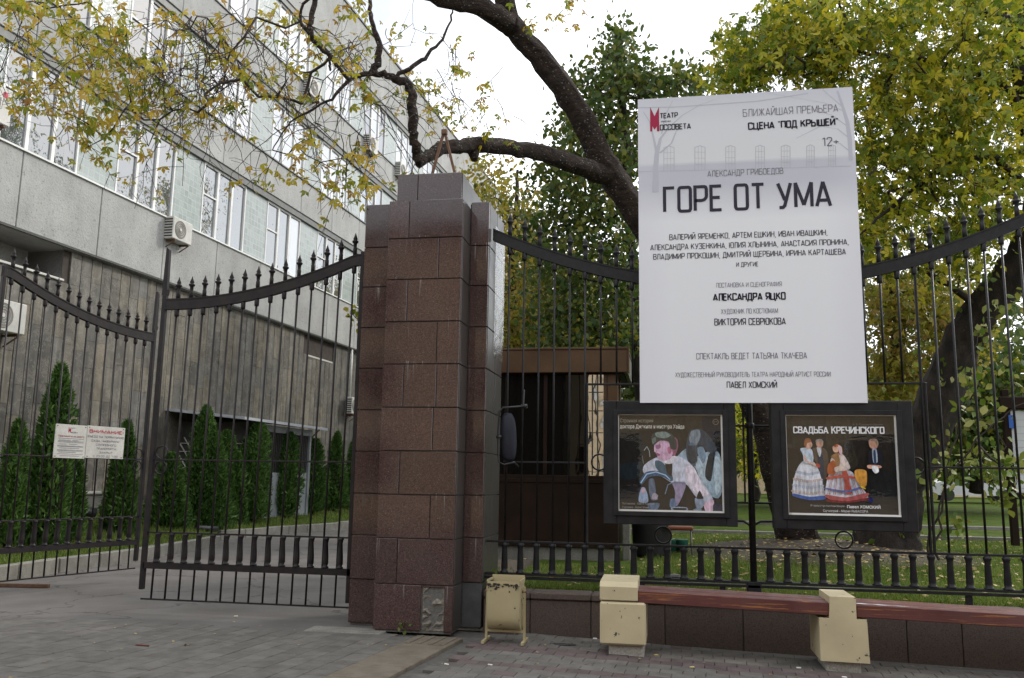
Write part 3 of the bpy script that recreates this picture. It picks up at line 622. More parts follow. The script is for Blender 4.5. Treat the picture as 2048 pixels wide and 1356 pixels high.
# gate leaves
def gate(name, loc, rz, label, mirror=False, group='gate leaves'):
    r = empty(name, label, 'gate', loc, rz, group); s = 1 if mirror else -1; m_ = M['iron_brown']
    W = 2.60
    top = lambda x: (3.80+.0875*((abs(x)-2.52))**2)*1.0 if abs(x) > .12 else 3.80+.0875*2.40**2+.0
    curve_rail(top, s*.0, s*W, .115, .05).make('top_rail', m_, r); lips(top, s*.0, s*W, .115, .066).make('rail_flange', m_, r)
    f = MB().cbox(min(s*W, s*(W+.055)), max(s*W, s*(W+.055)), -.03, .03, .26, 3.86, .006).make('free_stile', m_, r)
    xm = s*(W+.03); MB().prism([(xm-.035, 3.86), (xm+.035, 3.86), (xm+.045*(1), 3.93), (xm+.03, 3.93), (xm+.02, 4.45), (xm-.02, 4.49)], -.025, .025).make('spike', m_, f)
    MB().cbox(min(0, s*.05), max(0, s*.05), -.03, .03, .2, 4.35, .006).make('hinge_stile', m_, r)
    for z, h, nm in ((.93, .010, 'lower_rail'), (1.80, .009, 'middle_rail'), (.15, .010, 'bottom_bar')): MB().cbox(min(0, s*(W+.03)), max(0, s*(W+.03)), -.011, .011, z-h, z+h, .003).make(nm, m_, r)
    MB().box(min(0, s*(W+.02)), max(0, s*(W+.02)), -.03, .03, .505, .580).make('kick_rail', m_, r)
    for k in range(14):
        x = s*(.135+.1782*k); p = add_picket(r, x, .15, top(x), m_, x_lean=s*.012, zr=.115); add_baluster(r, x+s*.01, .583, .925, m_)
    for z in (1.89, 1.705): MB().torus((s*(W-.095), 0, z), .078, .010).make('ring', m_, r)
    return r
gr = gate('gate_leaf', (-3.62, FY, 0), 0, 'iron gate leaf with spearheads, hinged on the granite pillar and hanging closed')
gl_a = math.atan2(12.80-10.10, -8.06+8.80)
gl = gate('gate_leaf', (-8.80, 10.15, .05), gl_a, 'iron gate leaf swung inward along the driveway, carrying two white notices', True)
print('left leaf angle', math.degrees(gl_a))

# ------------------------------------------------------------------ convex mirror fixed to the fence
mir = empty('convex_mirror', 'dark backed rounded truck mirror clamped to the fence beside the pillar', 'mirror', (-1.76, 9.80, 2.1))
R = []
for y_, s_ in ((.0, .3), (.012, .85), (.03, 1.0), (.05, .98), (.058, .9)):
    R.append([((-.018+.088*s_*(abs(math.cos(t))**.6)*math.copysign(1, math.cos(t))) - .015*math.sin(t), y_-.02, .275*s_*(abs(math.sin(t))**.75)*math.copysign(1, math.sin(t))) for t in np.linspace(0, 2*math.pi, 25)[:-1]])
MB().rings(R).make('housing', flatmat('mirror_shell', (.022, .024, .034), .45), mir)
MB().tube([(.13, .13, .55), (.13, .10, .36), (.10, 0, .345), (-.08, -.03, .33), (-.125, -.03, .28), (-.135, -.03, 0), (-.12, -.03, -.28), (-.06, -.02, -.31), (.05, .02, -.28), (.08, .12, -.33)], .011, 8).make('bracket', M['pipe'], mir)
MB().tube([(-.15, -.03, .0), (-.09, -.03, .0)], .018, 8).make('clamp', M['pipe'], mir); MB().tube([(.10, .13, .36), (.17, .13, .36)], .024, 8).make('clamp', M['pipe'], mir)

# ------------------------------------------------------------------ bin
bn = empty('litter_bin', 'cream painted tilting steel litter bin on a tube frame beside the pillar', 'bin', (-1.65, 9.10, 0))
for s in (-1, 1):
    MB().tube([(s*.196, 0, 0.02), (s*.190, 0, .55)], .017, 4, smooth=False).make('leg', M['bin'], bn); MB().tube([(s*.20, -.17, .02), (s*.196, .17, .02)], .019, 4, smooth=False).make('foot_tube', M['bin'], bn)
    MB().tube([(s*.17, 0, .50), (s*.215, 0, .50)], .014, 8).make('pivot_pin', M['rust'], bn)
MB().tube([(-.195, 0, .115), (.195, 0, .115)], .018, 4, smooth=False).make('cross_tube', M['bin'], bn)
prf = [(-.145, .60)]+[(-.145+.0*k, .60-.07*k) for k in range(1, 5)]+[(.0-.145*math.cos(a), .26-.13*math.sin(a)) for a in np.linspace(.1, math.pi/2, 7)]
prf += [(-q[0], q[1]) for q in reversed(prf[:-1])]
sh = MB(); b0 = 0
for (y_, z_) in prf: sh.v += [(-.165, y_, z_), (.165, y_, z_)]
for k in range(len(prf)-1): sh.f.append((2*k, 2*k+1, 2*k+3, 2*k+2)); sh.smooth.append(True)
for (y_, z_) in prf: sh.v += [(-.160, y_*.95, z_+.006), (.160, y_*.95, z_+.006)]
o_ = 2*len(prf)
for k in range(len(prf)-1): sh.f.append((o_+2*k+2, o_+2*k+3, o_+2*k+1, o_+2*k)); sh.smooth.append(True)
for s in (0, 1): sh.f.append(tuple(2*k+s for k in range(len(prf)))[::(1 if s else -1)]); sh.smooth.append(False)
sh.make('drum', M['bin'], bn)
rim = MB(); rim.box(-.17, .17, -.150, -.143, .575, .612); rim.box(-.17, .17, .143, .150, .575, .65); rim.box(-.172, -.165, -.15, .15, .585, .625); rim.box(.165, .172, -.15, .15, .585, .625); rim.make('rim', M['bin'], bn)
MB().box(-.158, .158, -.13, .14, .50, .51).make('rubbish_layer', M['soil'], bn)
gm_ = MB(); rg_ = random.Random(5)
for k in range(26):
    u, v_ = rg_.uniform(-.15, .15), .585-abs(rg_.gauss(0, .028)); w1, h1 = rg_.uniform(.006, .026), rg_.uniform(.004, .014); gm_.poly([(u-w1, -.1512-.00004*k, v_-h1*.4), (u-w1*.2, -.1512-.00004*k, v_-h1), (u+w1, -.1512-.00004*k, v_-h1*.2), (u+w1*.6, -.1512-.00004*k, v_+h1*.8), (u-w1*.7, -.1512-.00004*k, v_+h1)])
gm_.make('soot_smudges', FM((.03, .028, .028)), bn, kind='stuff')

# ------------------------------------------------------------------ benches
def block(name, x, label, first):
    z0 = g(x); e = empty(name, label, 'block', (x, 8.98, z0), 0, 'cream concrete bench blocks')
    if first:
        MB().cbox(-.235, .205, -.16, .42, .10, .50, .018).make('body', M['cream'], e)
        MB().cbox(-.230, .115, -.12, .42, .502, .516, .004).make('neck', M['cream'], e)
        c = MB(); R = [[(-.235+(.02 if i in (0,) else 0), yy, zz) for yy, zz in ((-.155, .518), (-.155, .640), (-.10, .685), (.42, .70), (.42, .518))] for i in (1,)]
        R.append([(.13, yy, zz) for yy, zz in ((-.155, .518), (-.155, .640), (-.10, .685), (.42, .70), (.42, .518))]); c.rings(R, False); c.make('cap', M['cream'], e)
        MB().cbox(-.155, .185, -.10, .40, -.02, .10, .012).make('foot', M['rawconc'], e)
    else:
        c = MB().prism([(-.215, .10), (.215, .095), (.205, .48), (.115, .48), (.115, .675), (-.115, .675), (-.125, .48), (-.215, .48)], -.16, .44); c.make('body', M['cream'], e)
        MB().cbox(-.16, .15, -.10, .40, -.03, .10, .012).make('foot', M['rawconc'], e)
    return e
block('bench_block', -.44, 'cream concrete bench block with rounded cap nearest the bin', True)
block('bench_block', 1.57, 'T-shaped cream concrete bench block between the two red seats', False)
block('bench_block', 4.2, 'cream concrete block at the far right end of the benches', False)
def bench(x0, x1, label, yf=8.84):
    zc = g((x0+x1)/2)+.50; e = empty('bench', label, 'bench', ((x0+x1)/2, yf, zc), 0, 'red plank bench seats'); L2 = (x1-x0)/2; sl = math.atan(-.025)
    e.rotation_euler = (0, math.atan(.025), 0)
    for k in range(5):
        y0 = .0+k*.105; MB().cbox(-L2, L2, y0, y0+.098, .0 if k == 0 else .06, .115+random.uniform(-.002, .002), .006).make('plank', M['bench'], e)
    for s in (-.7, 0, .7): MB().box(s*L2-.03, s*L2+.03, .10, .50, .01, .058).make('bearer', M['dark'], e)
    return e
bench(-.312, 1.45, 'worn dark red plank seat between the rounded block and the T-shaped block')
b2 = bench(1.69, 4.08, 'worn red plank seat right of the T-shaped block with a white smear')
sp = MB(); n_ = 20; sp.v = [(-1.19+.55*i/n_, .03+s*(.018+.012*math.sin(i))*(1-(i/n_)**2)+.002, .1205) for i in range(n_+1) for s in (-1, 1)]
for i in range(n_): sp.f.append((2*i, 2*i+2, 2*i+3, 2*i+1)); sp.smooth.append(False)
sp.make('white_smear', FM((.6, .6, .62)), b2)

# ------------------------------------------------------------------ lettering
def arc(cx, cy, rx, ry, a0, a1, n=5): return [(cx+rx*math.cos(math.radians(a0+(a1-a0)*i/n)), cy+ry*math.sin(math.radians(a0+(a1-a0)*i/n))) for i in range(n+1)]
def ring_(w, y0, y1, r=.17): return arc(w-r, y1-r, r, r, 0, 90)+arc(r, y1-r, r, r, 90, 180)+arc(r, y0+r, r, r, 180, 270)+arc(w-r, y0+r, r, r, 270, 360)
def bowl(w, y0, y1, x0=0): r = min(.17, (y1-y0)/2); return [(x0, y1)]+arc(w-r, y1-r, r, r, 90, 0)+arc(w-r, y0+r, r, r, 0, -90)+[(x0, y0)]
GL = {
 'А': (.42, [[(0, 0), (.21, 1), (.42, 0)], [(.065, .27), (.355, .27)]]), 'Б': (.38, [[(.36, 1), (0, 1), (0, 0)]+bowl(.38, 0, .57)[::-1][1:]]),
 'В': (.38, [[(0, 0), (0, 1)]+bowl(.36, .53, 1)[1:-1]+[(0, .53)], bowl(.38, 0, .53)[1:]]), 'Г': (.32, [[(0, 0), (0, 1), (.32, 1)]]),
 'Д': (.46, [[(0, -.14), (0, 0), (.46, 0), (.46, -.14)], [(.07, 0), (.13, 1), (.40, 1), (.40, 0)]]), 'Е': (.33, [[(.33, 1), (0, 1), (0, 0), (.33, 0)], [(0, .52), (.28, .52)]]),
 'Ж': (.58, [[(.29, 0), (.29, 1)], [(.03, 1), (.26, .52), (0, 0)], [(.55, 1), (.32, .52), (.58, 0)]]),
 'З': (.36, [[(0, .8)]+arc(.17, .83, .17, .17, 180, 90)+arc(.19, .83, .16, .17, 90, 0)+[(.35, .68), (.27, .53), (.12, .53)], [(.27, .53), (.36, .42), (.36, .17)]+arc(.19, .17, .17, .17, 0, -90)+arc(.17, .17, .17, .17, -90, -180)]),
 'И': (.39, [[(0, 1), (0, 0), (.39, 1), (.39, 0)]]), 'Й': (.39, [[(0, 1), (0, 0), (.39, 1), (.39, 0)], [(.09, 1.22), (.14, 1.14), (.25, 1.14), (.30, 1.22)]]),
 'К': (.39, [[(0, 0), (0, 1)], [(.36, 1), (.03, .45)], [(.14, .6), (.39, 0)]]), 'Л': (.40, [[(0, 0), (.06, .1), (.09, 1), (.40, 1), (.40, 0)]]),
 'М': (.50, [[(0, 0), (0, 1), (.25, .12), (.50, 1), (.50, 0)]]), 'Н': (.38, [[(0, 0), (0, 1)], [(.38, 0), (.38, 1)], [(0, .52), (.38, .52)]]),
 'О': (.38, [ring_(.38, 0, 1)+['c']]), 'П': (.38, [[(0, 0), (0, 1), (.38, 1), (.38, 0)]]), 'Р': (.37, [[(0, 0), (0, 1)]+bowl(.37, .43, 1)[1:]]),
 'С': (.37, [[(.37, .72)]+arc(.20, .83, .17, .17, 0, 90)+arc(.17, .83, .17, .17, 90, 180)+arc(.17, .17, .17, .17, 180, 270)+arc(.20, .17, .17, .17, 270, 360)+[(.37, .28)]]),
 'Т': (.38, [[(0, 1), (.38, 1)], [(.19, 1), (.19, 0)]]), 'У': (.40, [[(0, 1), (.21, .32)], [(.40, 1), (.20, .12), (.14, 0), (.03, 0)]]),
 'Ф': (.50, [[(.25, 0), (.25, 1)], ring_(.50, .2, .84)+['c']]), 'Х': (.40, [[(0, 0), (.39, 1)], [(.01, 1), (.40, 0)]]),
 'Ц': (.46, [[(0, 1), (0, 0), (.46, 0), (.46, -.14)], [(.38, 1), (.38, 0)]]), 'Ч': (.36, [[(0, 1), (0, .6)]+arc(.15, .6, .15, .15, 180, 270, 3)+[(.36, .45)], [(.36, 1), (.36, 0)]]),
 'Ш': (.56, [[(0, 1), (0, 0), (.56, 0), (.56, 1)], [(.28, 1), (.28, 0)]]), 'Щ': (.63, [[(0, 1), (0, 0), (.63, 0), (.63, -.14)], [(.28, 1), (.28, 0)], [(.56, 1), (.56, 0)]]),
 'Ъ': (.44, [[(0, 1), (.09, 1), (.09, 0)]+bowl(.44, 0, .56, .09)[::-1][1:]]), 'Ы': (.54, [[(0, 1), (0, 0)]+bowl(.34, 0, .56)[::-1][1:], [(.54, 1), (.54, 0)]]), 'Ь': (.36, [[(0, 1), (0, 0)]+bowl(.36, 0, .56)[::-1][1:]]),
 'Э': (.37, [[(0, .72)]+arc(.17, .83, .17, .17, 180, 90)+arc(.20, .83, .17, .17, 90, 0)+arc(.20, .17, .17, .17, 0, -90)+arc(.17, .17, .17, .17, -90, -180)+[(0, .28)], [(.1, .52), (.37, .52)]]),
 'Ю': (.56, [[(0, 0), (0, 1)], [(0, .52), (.2, .52)], [(x+.2, y) if y is not None else 0 for x, y in ring_(.36, 0, 1)]+['c']]), 'Я': (.37, [[(.37, 0), (.37, 1)]+[(.37-x, y) for x, y in bowl(.37, .43, 1)[1:]], [(.2, .43), (0, 0)]]),
 '1': (.2, [[(0, .82), (.17, 1), (.17, 0)]]), '2': (.36, [[(0, .75)]+arc(.18, .82, .18, .18, 180, 0)+[(.36, .7), (0, 0), (.36, 0)]]), '3': None, '0': (.36, [ring_(.36, 0, 1)+['c']]), '7': (.34, [[(0, 1), (.34, 1), (.12, 0)]]),
 '+': (.36, [[(0, .45), (.36, .45)], [(.18, .27), (.18, .63)]]), '“': (.16, [[(.06, 1.0), (0, .82)], [(.16, 1.0), (.10, .82)]]), '”': (.16, [[(.06, 1.0), (0, .82)], [(.16, 1.0), (.10, .82)]]),
 ',': (.05, [[(.05, .05), (0, -.12)]]), '.': (.05, [[(0, 0), (0, .07)]]), '!': (.06, [[(.03, 1), (.03, .28)], [(.03, .1), (.03, 0)]]), '-': (.2, [[(0, .42), (.2, .42)]]), ' ': (.15, [])}
GL['3'] = GL['З']
def ribbon(b, pts, w, T, y, closed):
    Q = []
    for p in pts:
        v = Vector(T(p[0], p[1]))
        if not Q or (v-Q[-1]).length > 1e-6: Q.append(v)
    if closed and (Q[0]-Q[-1]).length < 1e-6: Q.pop()
    P = Q; n = len(P)
    if not closed:
        for i in range(1, n-1):
            if (P[i]-P[i-1]).normalized().dot((P[i+1]-P[i]).normalized()) < -.25:
                e1 = P[i]+(P[i]-P[i-1]).normalized()*w*.3; e2 = P[i]-(P[i+1]-P[i]).normalized()*w*.3; I = lambda u, v: (u, v)
                ribbon(b, [tuple(q) for q in P[:i]]+[tuple(P[i])], w, I, y, False); ribbon(b, [tuple(q) for q in P[i:]], w, I, y-.00012, False); return
    i0 = len(b.v)
    for i in range(n):
        a = P[i-1] if (i > 0 or closed) else None; c = P[(i+1) % n] if (i < n-1 or closed) else None
        d1 = (P[i]-a).normalized() if a is not None else None; d2 = (c-P[i]).normalized() if c is not None else None
        if d1 is None: d1 = d2
        if d2 is None: d2 = d1
        n1, n2 = Vector((-d1.y, d1.x)), Vector((-d2.y, d2.x)); m = (n1+n2); m = m.normalized() if m.length > 1e-4 else n1; k = min(1/max(m.dot(n1), .25), 1.7)*w/2
        for s in (1, -1): q = P[i]+m*k*s; b.v.append((q.x, y, q.y))
    for i in range(n if closed else n-1): j = (i+1) % n; b.f.append((i0+2*i, i0+2*i+1, i0+2*j+1, i0+2*j)); b.smooth.append(False)
def text_w(s, sp): return sum(GL[c][0]+sp for c in s)-sp
def write(b, s, x0, x1, zb, cap, w, y, sp=.15, serif=False, sx=None):
    # lettering from x0 to x1 on baseline zb with capital height cap; stroke w as a share of cap
    W = text_w(s, sp)*cap; k = (x1-x0)/W if sx is None else sx; cur = x0; n = 0
    for c in s:
        gw, st = GL[c]
        for q in st:
            closed = q[-1] == 'c'; pts = q[:-1] if closed else q
            T = lambda u, v, cur=cur: (cur+u*cap*k, zb+v*cap)
            ribbon(b, [(p[0], min(max(p[1], w/2), 1-w/2) if 0 <= p[1] <= 1 else p[1]) for p in pts], w*cap, T, y-.00025*(n % 5), closed); n += 1
            if serif and not closed:
                for p in (pts[0], pts[-1]):
                    if p[1] in (0, 1, 1.0, 0.0): yy = w*.3 if p[1] == 0 else 1-w*.3; ribbon(b, [(p[0]-.1, yy), (p[0]+.1, yy)], w*cap*.5, T, y-.0016, False)
        cur += (gw+sp)*cap*k
    return b
# ------------------------------------------------------------------ the big poster
PY = 9.60
po = empty('theatre_poster', 'large white theatre poster with grey and black Cyrillic text above the display cases', 'poster', (.86, PY, 2.47))
IPo = (-.86, -PY, -2.47)
def pp(b, name, m, **k):
    o = b.make(name, m, po, **k); o.location = IPo; return o
X0, X1, Z0, Z1 = -.300, 2.040, 2.470, 5.955
def poster_mat():
    m, t, b = new_mat('poster_print'); v = pos(t); sep = t.nodes.new('ShaderNodeSeparateXYZ'); t.links.new(v, sep.inputs[0])
    f = math_(t, 'DIVIDE', math_(t, 'SUBTRACT', sep.outputs[2], Z0), Z1-Z0)
    col = ramp(t, f, [(0, (.72, .73, .77)), (.58, (.73, .74, .77)), (.70, (.50, .505, .565)), (.765, (.49, .495, .555)), (.778, (.64, .65, .67)), (.9, (.62, .63, .66)), (1, (.54, .545, .60))])
    e = math_(t, 'ABSOLUTE', math_(t, 'DIVIDE', math_(t, 'SUBTRACT', sep.outputs[0], (X0+X1)/2), (X1-X0)/2)); col = mixc(t, ramp(t, e, [(.7, 0.0), (1.0, .35)]), col, (.60, .60, .68))
    t.links.new(col, b.inputs['Base Color']); b.inputs['Roughness'].default_value = .55; b.inputs['Specular IOR Level'].default_value = .25; return m
pp(MB().box(X0, X1, PY, PY+.012, Z0, Z1), 'sheet', poster_mat())
fr_ = MB()
for x in (X0+.03, (X0+X1)/2-.02, X1-.07): fr_.box(x, x+.04, PY+.014, PY+.05, Z0+.02, Z1-.02)
for z in (Z0+.25, Z0+1.7, Z1-.1): fr_.box(X0+.01, X1-.01, PY+.051, PY+.085, z, z+.04)
pp(fr_, 'timber_frame', mat('frame_timber', (.3, .2, .1), (.22, .14, .07), 6, .8))
def PX(px, py): p = at(px, py, PY); return p[0], p[2]
OFFS = {3: (1250, 150, 4.096), 4: (1250, 440, 3.568)}
LINES = [(3, 'БЛИЖАЙШАЯ ПРЕМЬЕРА', 965, 1745, 322, 62, .075, 'g2'), (3, 'СЦЕНА “ПОД КРЫШЕЙ”', 1010, 1745, 432, 62, .17, 'k'), (3, '12+', 1617, 1750, 583, 74, .10, 'g1'),
 (3, 'АЛЕКСАНДР ГРИБОЕДОВ', 674, 1295, 822, 50, .085, 'g2'), (3, 'ГОРЕ ОТ УМА', 322, 1685, 1109, 222, .115, 'k2'),
 (4, 'ВАЛЕРИЙ ЯРЕМЕНКО, АРТЕМ ЕШКИН, ИВАН ИВАШКИН,', 316, 1443, 127, 42, .11, 'g0'), (4, 'АЛЕКСАНДРА КУЗЕНКИНА, ЮЛИЯ ХЛЫНИНА, АНАСТАСИЯ ПРОНИНА,', 180, 1595, 197, 42, .11, 'g0'),
 (4, 'ВЛАДИМИР ПРОКОШИН, ДМИТРИЙ ЩЕРБИНА, ИРИНА КАРТАШЕВА', 201, 1575, 265, 42, .11, 'g0'), (4, 'И ДРУГИЕ', 793, 950, 333, 33, .11, 'g0'),
 (4, 'ПОСТАНОВКА И СЦЕНОГРАФИЯ', 650, 1117, 478, 34, .08, 'g2'), (4, 'АЛЕКСАНДРА ЯЦКО', 629, 1143, 574, 55, .17, 'k'), (4, 'ХУДОЖНИК ПО КОСТЮМАМ', 684, 1090, 668, 36, .08, 'g2'),
 (4, 'ВИКТОРИЯ СЕВРЮКОВА', 638, 1145, 750, 50, .11, 'k2'), (4, 'СПЕКТАКЛЬ ВЕДЕТ ТАТЬЯНА ТКАЧЕВА', 508, 1297, 992, 45, .085, 'g1'),
 (4, 'ХУДОЖЕСТВЕННЫЙ РУКОВОДИТЕЛЬ ТЕАТРА НАРОДНЫЙ АРТИСТ РОССИИ', 358, 1466, 1120, 36, .08, 'g2'), (4, 'ПАВЕЛ ХОМСКИЙ', 726, 1083, 1199, 47, .115, 'k2')]
INK = {'k': (.012, .010, .022), 'k2': (.030, .026, .042), 'g0': (.045, .043, .06), 'g1': (.13, .13, .16), 'g2': (.17, .17, .20)}
for (r_, s_, a_, b2_, yb, cap, w_, ink) in LINES:
    ox, oy, sc = OFFS[r_]; xa, zb = PX(ox+a_/sc, oy+yb/sc); xb, _ = PX(ox+b2_/sc, oy+yb/sc); _, zc_ = PX(ox+(a_+b2_)/2/sc, oy+yb/sc); _, zt_ = PX(ox+(a_+b2_)/2/sc, oy+(yb-cap)/sc)
    pp(write(MB(), s_, xa+.004, xb, zc_, zt_-zc_, w_, PY-.003), 'lettering', FM(INK[ink]))
lg = MB()
def q3(x, y): X, Z = PX(1250+x/4.096, 150+y/4.096); return (X, PY-.003, Z)
lg.poly([q3(*p) for p in ((206, 463), (206, 263), (242, 338), (242, 400), (224, 420), (224, 463))][::1]); lg.poly([q3(*p) for p in ((242, 338), (278, 263), (281, 462), (262, 462), (262, 420), (242, 448), (242, 400))]); lg.poly([q3(*p) for p in ((224, 420), (242, 400), (242, 448))])
pp(lg, 'logo', FM((.33, .02, .06)))
for s_, a_, b2_, yb, cap, w_ in (('ТЕАТР', 289, 430, 358, 45, .15), ('ИМЕНИ', 297, 372, 390, 15, .14), ('ОССОВЕТА', 289, 537, 455, 48, .15)):
    xa, z_a = PX(1250+a_/4.096, 150+yb/4.096); xb, _ = PX(1250+b2_/4.096, 150+yb/4.096); _, z_t = PX(1250+a_/4.096, 150+(yb-cap)/4.096); pp(write(MB(), s_, xa, xb, z_a, z_t-z_a, w_, PY-.003), 'lettering', FM((.02, .018, .03)))
# faint printed building and trees
fb = MB(); fa = MB(); yq = PY-.001
def line2(b, pts, w, y=yq): ribbon(b, pts, w, lambda u, v: (u, v), y, False)
zx = lambda x, y: PX(1250+x/4.096, 150+y/4.096)
line2(fb, [zx(108, 268), zx(420, 262), zx(1080, 215), zx(1500, 150)], .012)
line2(fb, [zx(110, 792), zx(1000, 770), zx(1850, 745)], .008)
for k, xw in enumerate((318, 572, 825, 1070, 1280, 1488, 1668)):
    wd_ = (84, 84, 76, 72, 72, 62, 56)[k]; y1_, y0_ = 785-k*6, 585-k*2; c = [zx(xw, y1_), zx(xw, y0_+10), zx(xw+wd_/2, y0_-4), zx(xw+wd_, y0_+10), zx(xw+wd_, y1_)]
    line2(fa, c, .006, yq-.0003); line2(fa, [zx(xw+wd_/3, y0_), zx(xw+wd_/3, y1_)], .003, yq-.0004); line2(fa, [zx(xw+wd_*.66, y0_), zx(xw+wd_*.66, y1_)], .003, yq-.0004)
    for q_ in (.25, .5, .75): line2(fa, [zx(xw, y0_+(y1_-y0_)*q_), zx(xw+wd_, y0_+(y1_-y0_)*q_)], .003, yq-.0005)
def tap(b, pts, ws, y):
    i0 = len(b.v)
    for (x_, z_), w_ in zip(pts, ws): b.v += [(x_-w_/2, y, z_), (x_+w_/2, y, z_)]
    for i in range(len(pts)-1): b.f.append((i0+2*i, i0+2*i+1, i0+2*i+3, i0+2*i+2)); b.smooth.append(False)
tf_ = MB(); tap(tf_, [zx(250, 960), zx(250, 760), zx(262, 640), zx(290, 520), zx(370, 420), zx(470, 330), zx(620, 240), zx(760, 195)], [.07, .055, .05, .03, .02, .014, .009, .004], yq-.0007)
tap(tf_, [zx(262, 640), zx(230, 500), zx(200, 380), zx(150, 300)], [.03, .02, .012, .006], yq-.0008); tap(tf_, [zx(285, 640), zx(380, 560), zx(420, 460), zx(480, 420)], [.03, .015, .01, .004], yq-.0009); tap(tf_, [zx(300, 480), zx(330, 330), zx(390, 210)], [.015, .010, .006], yq-.0006)
tap(tf_, [zx(1850, 700), zx(1840, 520), zx(1820, 380), zx(1780, 250), zx(1740, 130)], [.04, .045, .04, .03, .02], yq-.0007)
for q_ in (((1840, 520), (1740, 440), (1600, 420), (1450, 400)), ((1820, 420), (1700, 330), (1560, 290), (1380, 250)), ((1800, 300), (1640, 230), (1480, 200), (1120, 140)), ((1835, 620), (1760, 560), (1640, 520), (1500, 540)), ((1780, 260), (1700, 190), (1620, 120)), ((1600, 420), (1500, 470), (1400, 520))):
    tap(tf_, [zx(*p) for p in q_], [.016, .011, .008, .004][:len(q_)], yq-.0005-.0001*random.random())
pp(fb, 'printed_building', FM((.46, .47, .52))); pp(fa, 'printed_windows', FM((.44, .445, .49)), kind='stuff'); pp(tf_, 'printed_tree', FM((.46, .465, .53)))

# ------------------------------------------------------------------ two display cases
def case(name, x0, x1, z0, z1, ix0, ix1, iz0, iz1, label):
    e = empty(name, label, 'display case', ((x0+x1)/2, 9.70, z0), 0, 'black glazed display cases on the fence'); I = (-(x0+x1)/2, -9.70, -z0)
    def cp_(b, n, m, **k): o = b.make(n, m, e, **k); o.location = I; return o
    F_, Bk = 9.60, 9.84
    cp_(MB().cbox(x0, x1, 9.72, Bk, z0, z1, .006), 'cabinet', M['case'])
    f = MB(); f.cbox(x0, ix0-.02, F_+.02, 9.719, z0, z1, .006); f.cbox(ix1+.02, x1, F_+.02, 9.719, z0, z1, .006); f.cbox(ix0-.0205, ix1+.0205, F_+.021, 9.719, iz1+.02, z1-.001, .006); f.cbox(ix0-.0205, ix1+.0205, F_+.021, 9.719, z0+.001, iz0-.02, .006); cp_(f, 'door_frame', M['case'])
    d = .024; b = MB()
    b.cbox(ix0-d-.03, ix0-.001, F_, F_+.026, iz0-.05, iz1+.05, .004); b.cbox(ix1+.001, ix1+d+.03, F_, F_+.026, iz0-.05, iz1+.05, .004); b.cbox(ix0-.002, ix1+.002, F_+.001, F_+.0255, iz1+.001, iz1+.049, .004); b.cbox(ix0-.002, ix1+.002, F_+.001, F_+.0255, iz0-.049, iz0-.001, .004); cp_(b, 'bead', M['case'])
    w = MB(); w.box(ix0-.001, ix0+.006, F_+.024, F_+.05, iz0, iz1); w.box(ix1-.016, ix1+.001, F_+.024, F_+.05, iz0, iz1); w.box(ix0, ix1, F_+.0245, F_+.05, iz1-.006, iz1+.001); w.box(ix0, ix1, F_+.0245, F_+.05, iz0-.001, iz0+.018); cp_(w, 'white_strip', M['white'])
    gq = MB(); gq.poly([(ix0, F_+.017, iz0), (ix1, F_+.017, iz0), (ix1, F_+.017, iz1), (ix0, F_+.017, iz1)]); cp_(gq, 'glass', M['clear'])
    yb = F_+.060; cp_(MB().box(ix0-.002, ix1+.002, yb, yb+.004, iz0-.002, iz1+.002), 'print', FM((.012, .011, .012)))
    cnt = [0]
    def A(pts, c, nm='print', unit=None):
        if cnt[0] < 8 and max(c) < 90: c = tuple(x*.62 for x in c)
        cnt[0] += 1; y = yb-.0006*cnt[0]; W = ix1-ix0; H = iz1-iz0
        cp_(MB().poly([(ix0+u*W, y, iz1-v*H) for u, v in pts]), 'printed_figure', FP(tuple(s2l(*c))))
    def T(s, u0, u1, v, cap, w_, c, serif=False):
        cnt[0] += 1; W = ix1-ix0; H = iz1-iz0; cp_(write(MB(), s, ix0+u0*W, ix0+u1*W, iz1-v*H, cap*H, w_, yb-.0006*cnt[0], serif=serif), 'lettering', FM(s2l(*c)))
    return e, I, A, T, (ix0, ix1, iz0, iz1, yb, cp_, cnt)
def soft(pts, n=3):     # rounded outline through the points
    if n < 2: return pts
    out = []; N = len(pts)
    for i in range(N):
        p0, p1, p2, p3 = [np.array(pts[(i+k) % N], float) for k in (-1, 0, 1, 2)]
        for j in range(4): t = j/4; out.append(tuple(p1+.5*t*((p2-p0)*.8+t*(2*p0*.8-5*p1*.8+4*p2*.8-p3*.8+(p2-p1)*.0)+t*t*.8*(3*p1-p0-3*p2+p3))+(p2-p1)*(.2*t)))
    return out
def font_text(cp_, s, x0, x1, zb, cap, y, c, parent_name='lettering', bold=0):
    cu = bpy.data.curves.new('lettering', 'FONT'); cu.body = s; cu.size = 1; cu.offset = bold; o = bpy.data.objects.new('lettering', cu); COL.objects.link(o); bpy.context.view_layer.update()
    me = bpy.data.meshes.new_from_object(o.evaluated_get(bpy.context.evaluated_depsgraph_get())); bpy.data.objects.remove(o); bpy.data.curves.remove(cu)
    V = np.empty(len(me.vertices)*3, np.float32); me.vertices.foreach_get('co', V); V = V.reshape(-1, 3); a, b = V[:, 0].min(), V[:, 0].max()
    W = np.c_[x0+(V[:, 0]-a)/(b-a)*(x1-x0), np.full(len(V), y), zb+V[:, 1]*cap/.70]; me.vertices.foreach_set('co', W.astype(np.float32).ravel()); me.update(); me.materials.clear(); me.name = parent_name
    class _:
        def make(self, n, m, p, **k): return obj(n, me, m, p, **k)
    return cp_(_(), parent_name, FM(s2l(*c)))
e1, I1, A, T, (ix0, ix1, iz0, iz1, yb, cp1, cnt) = case('display_case', -.697, .703, 1.175, 2.495, -.535, .566, 1.315, 2.345, 'black glazed case showing a printed scene of two men with bottles')
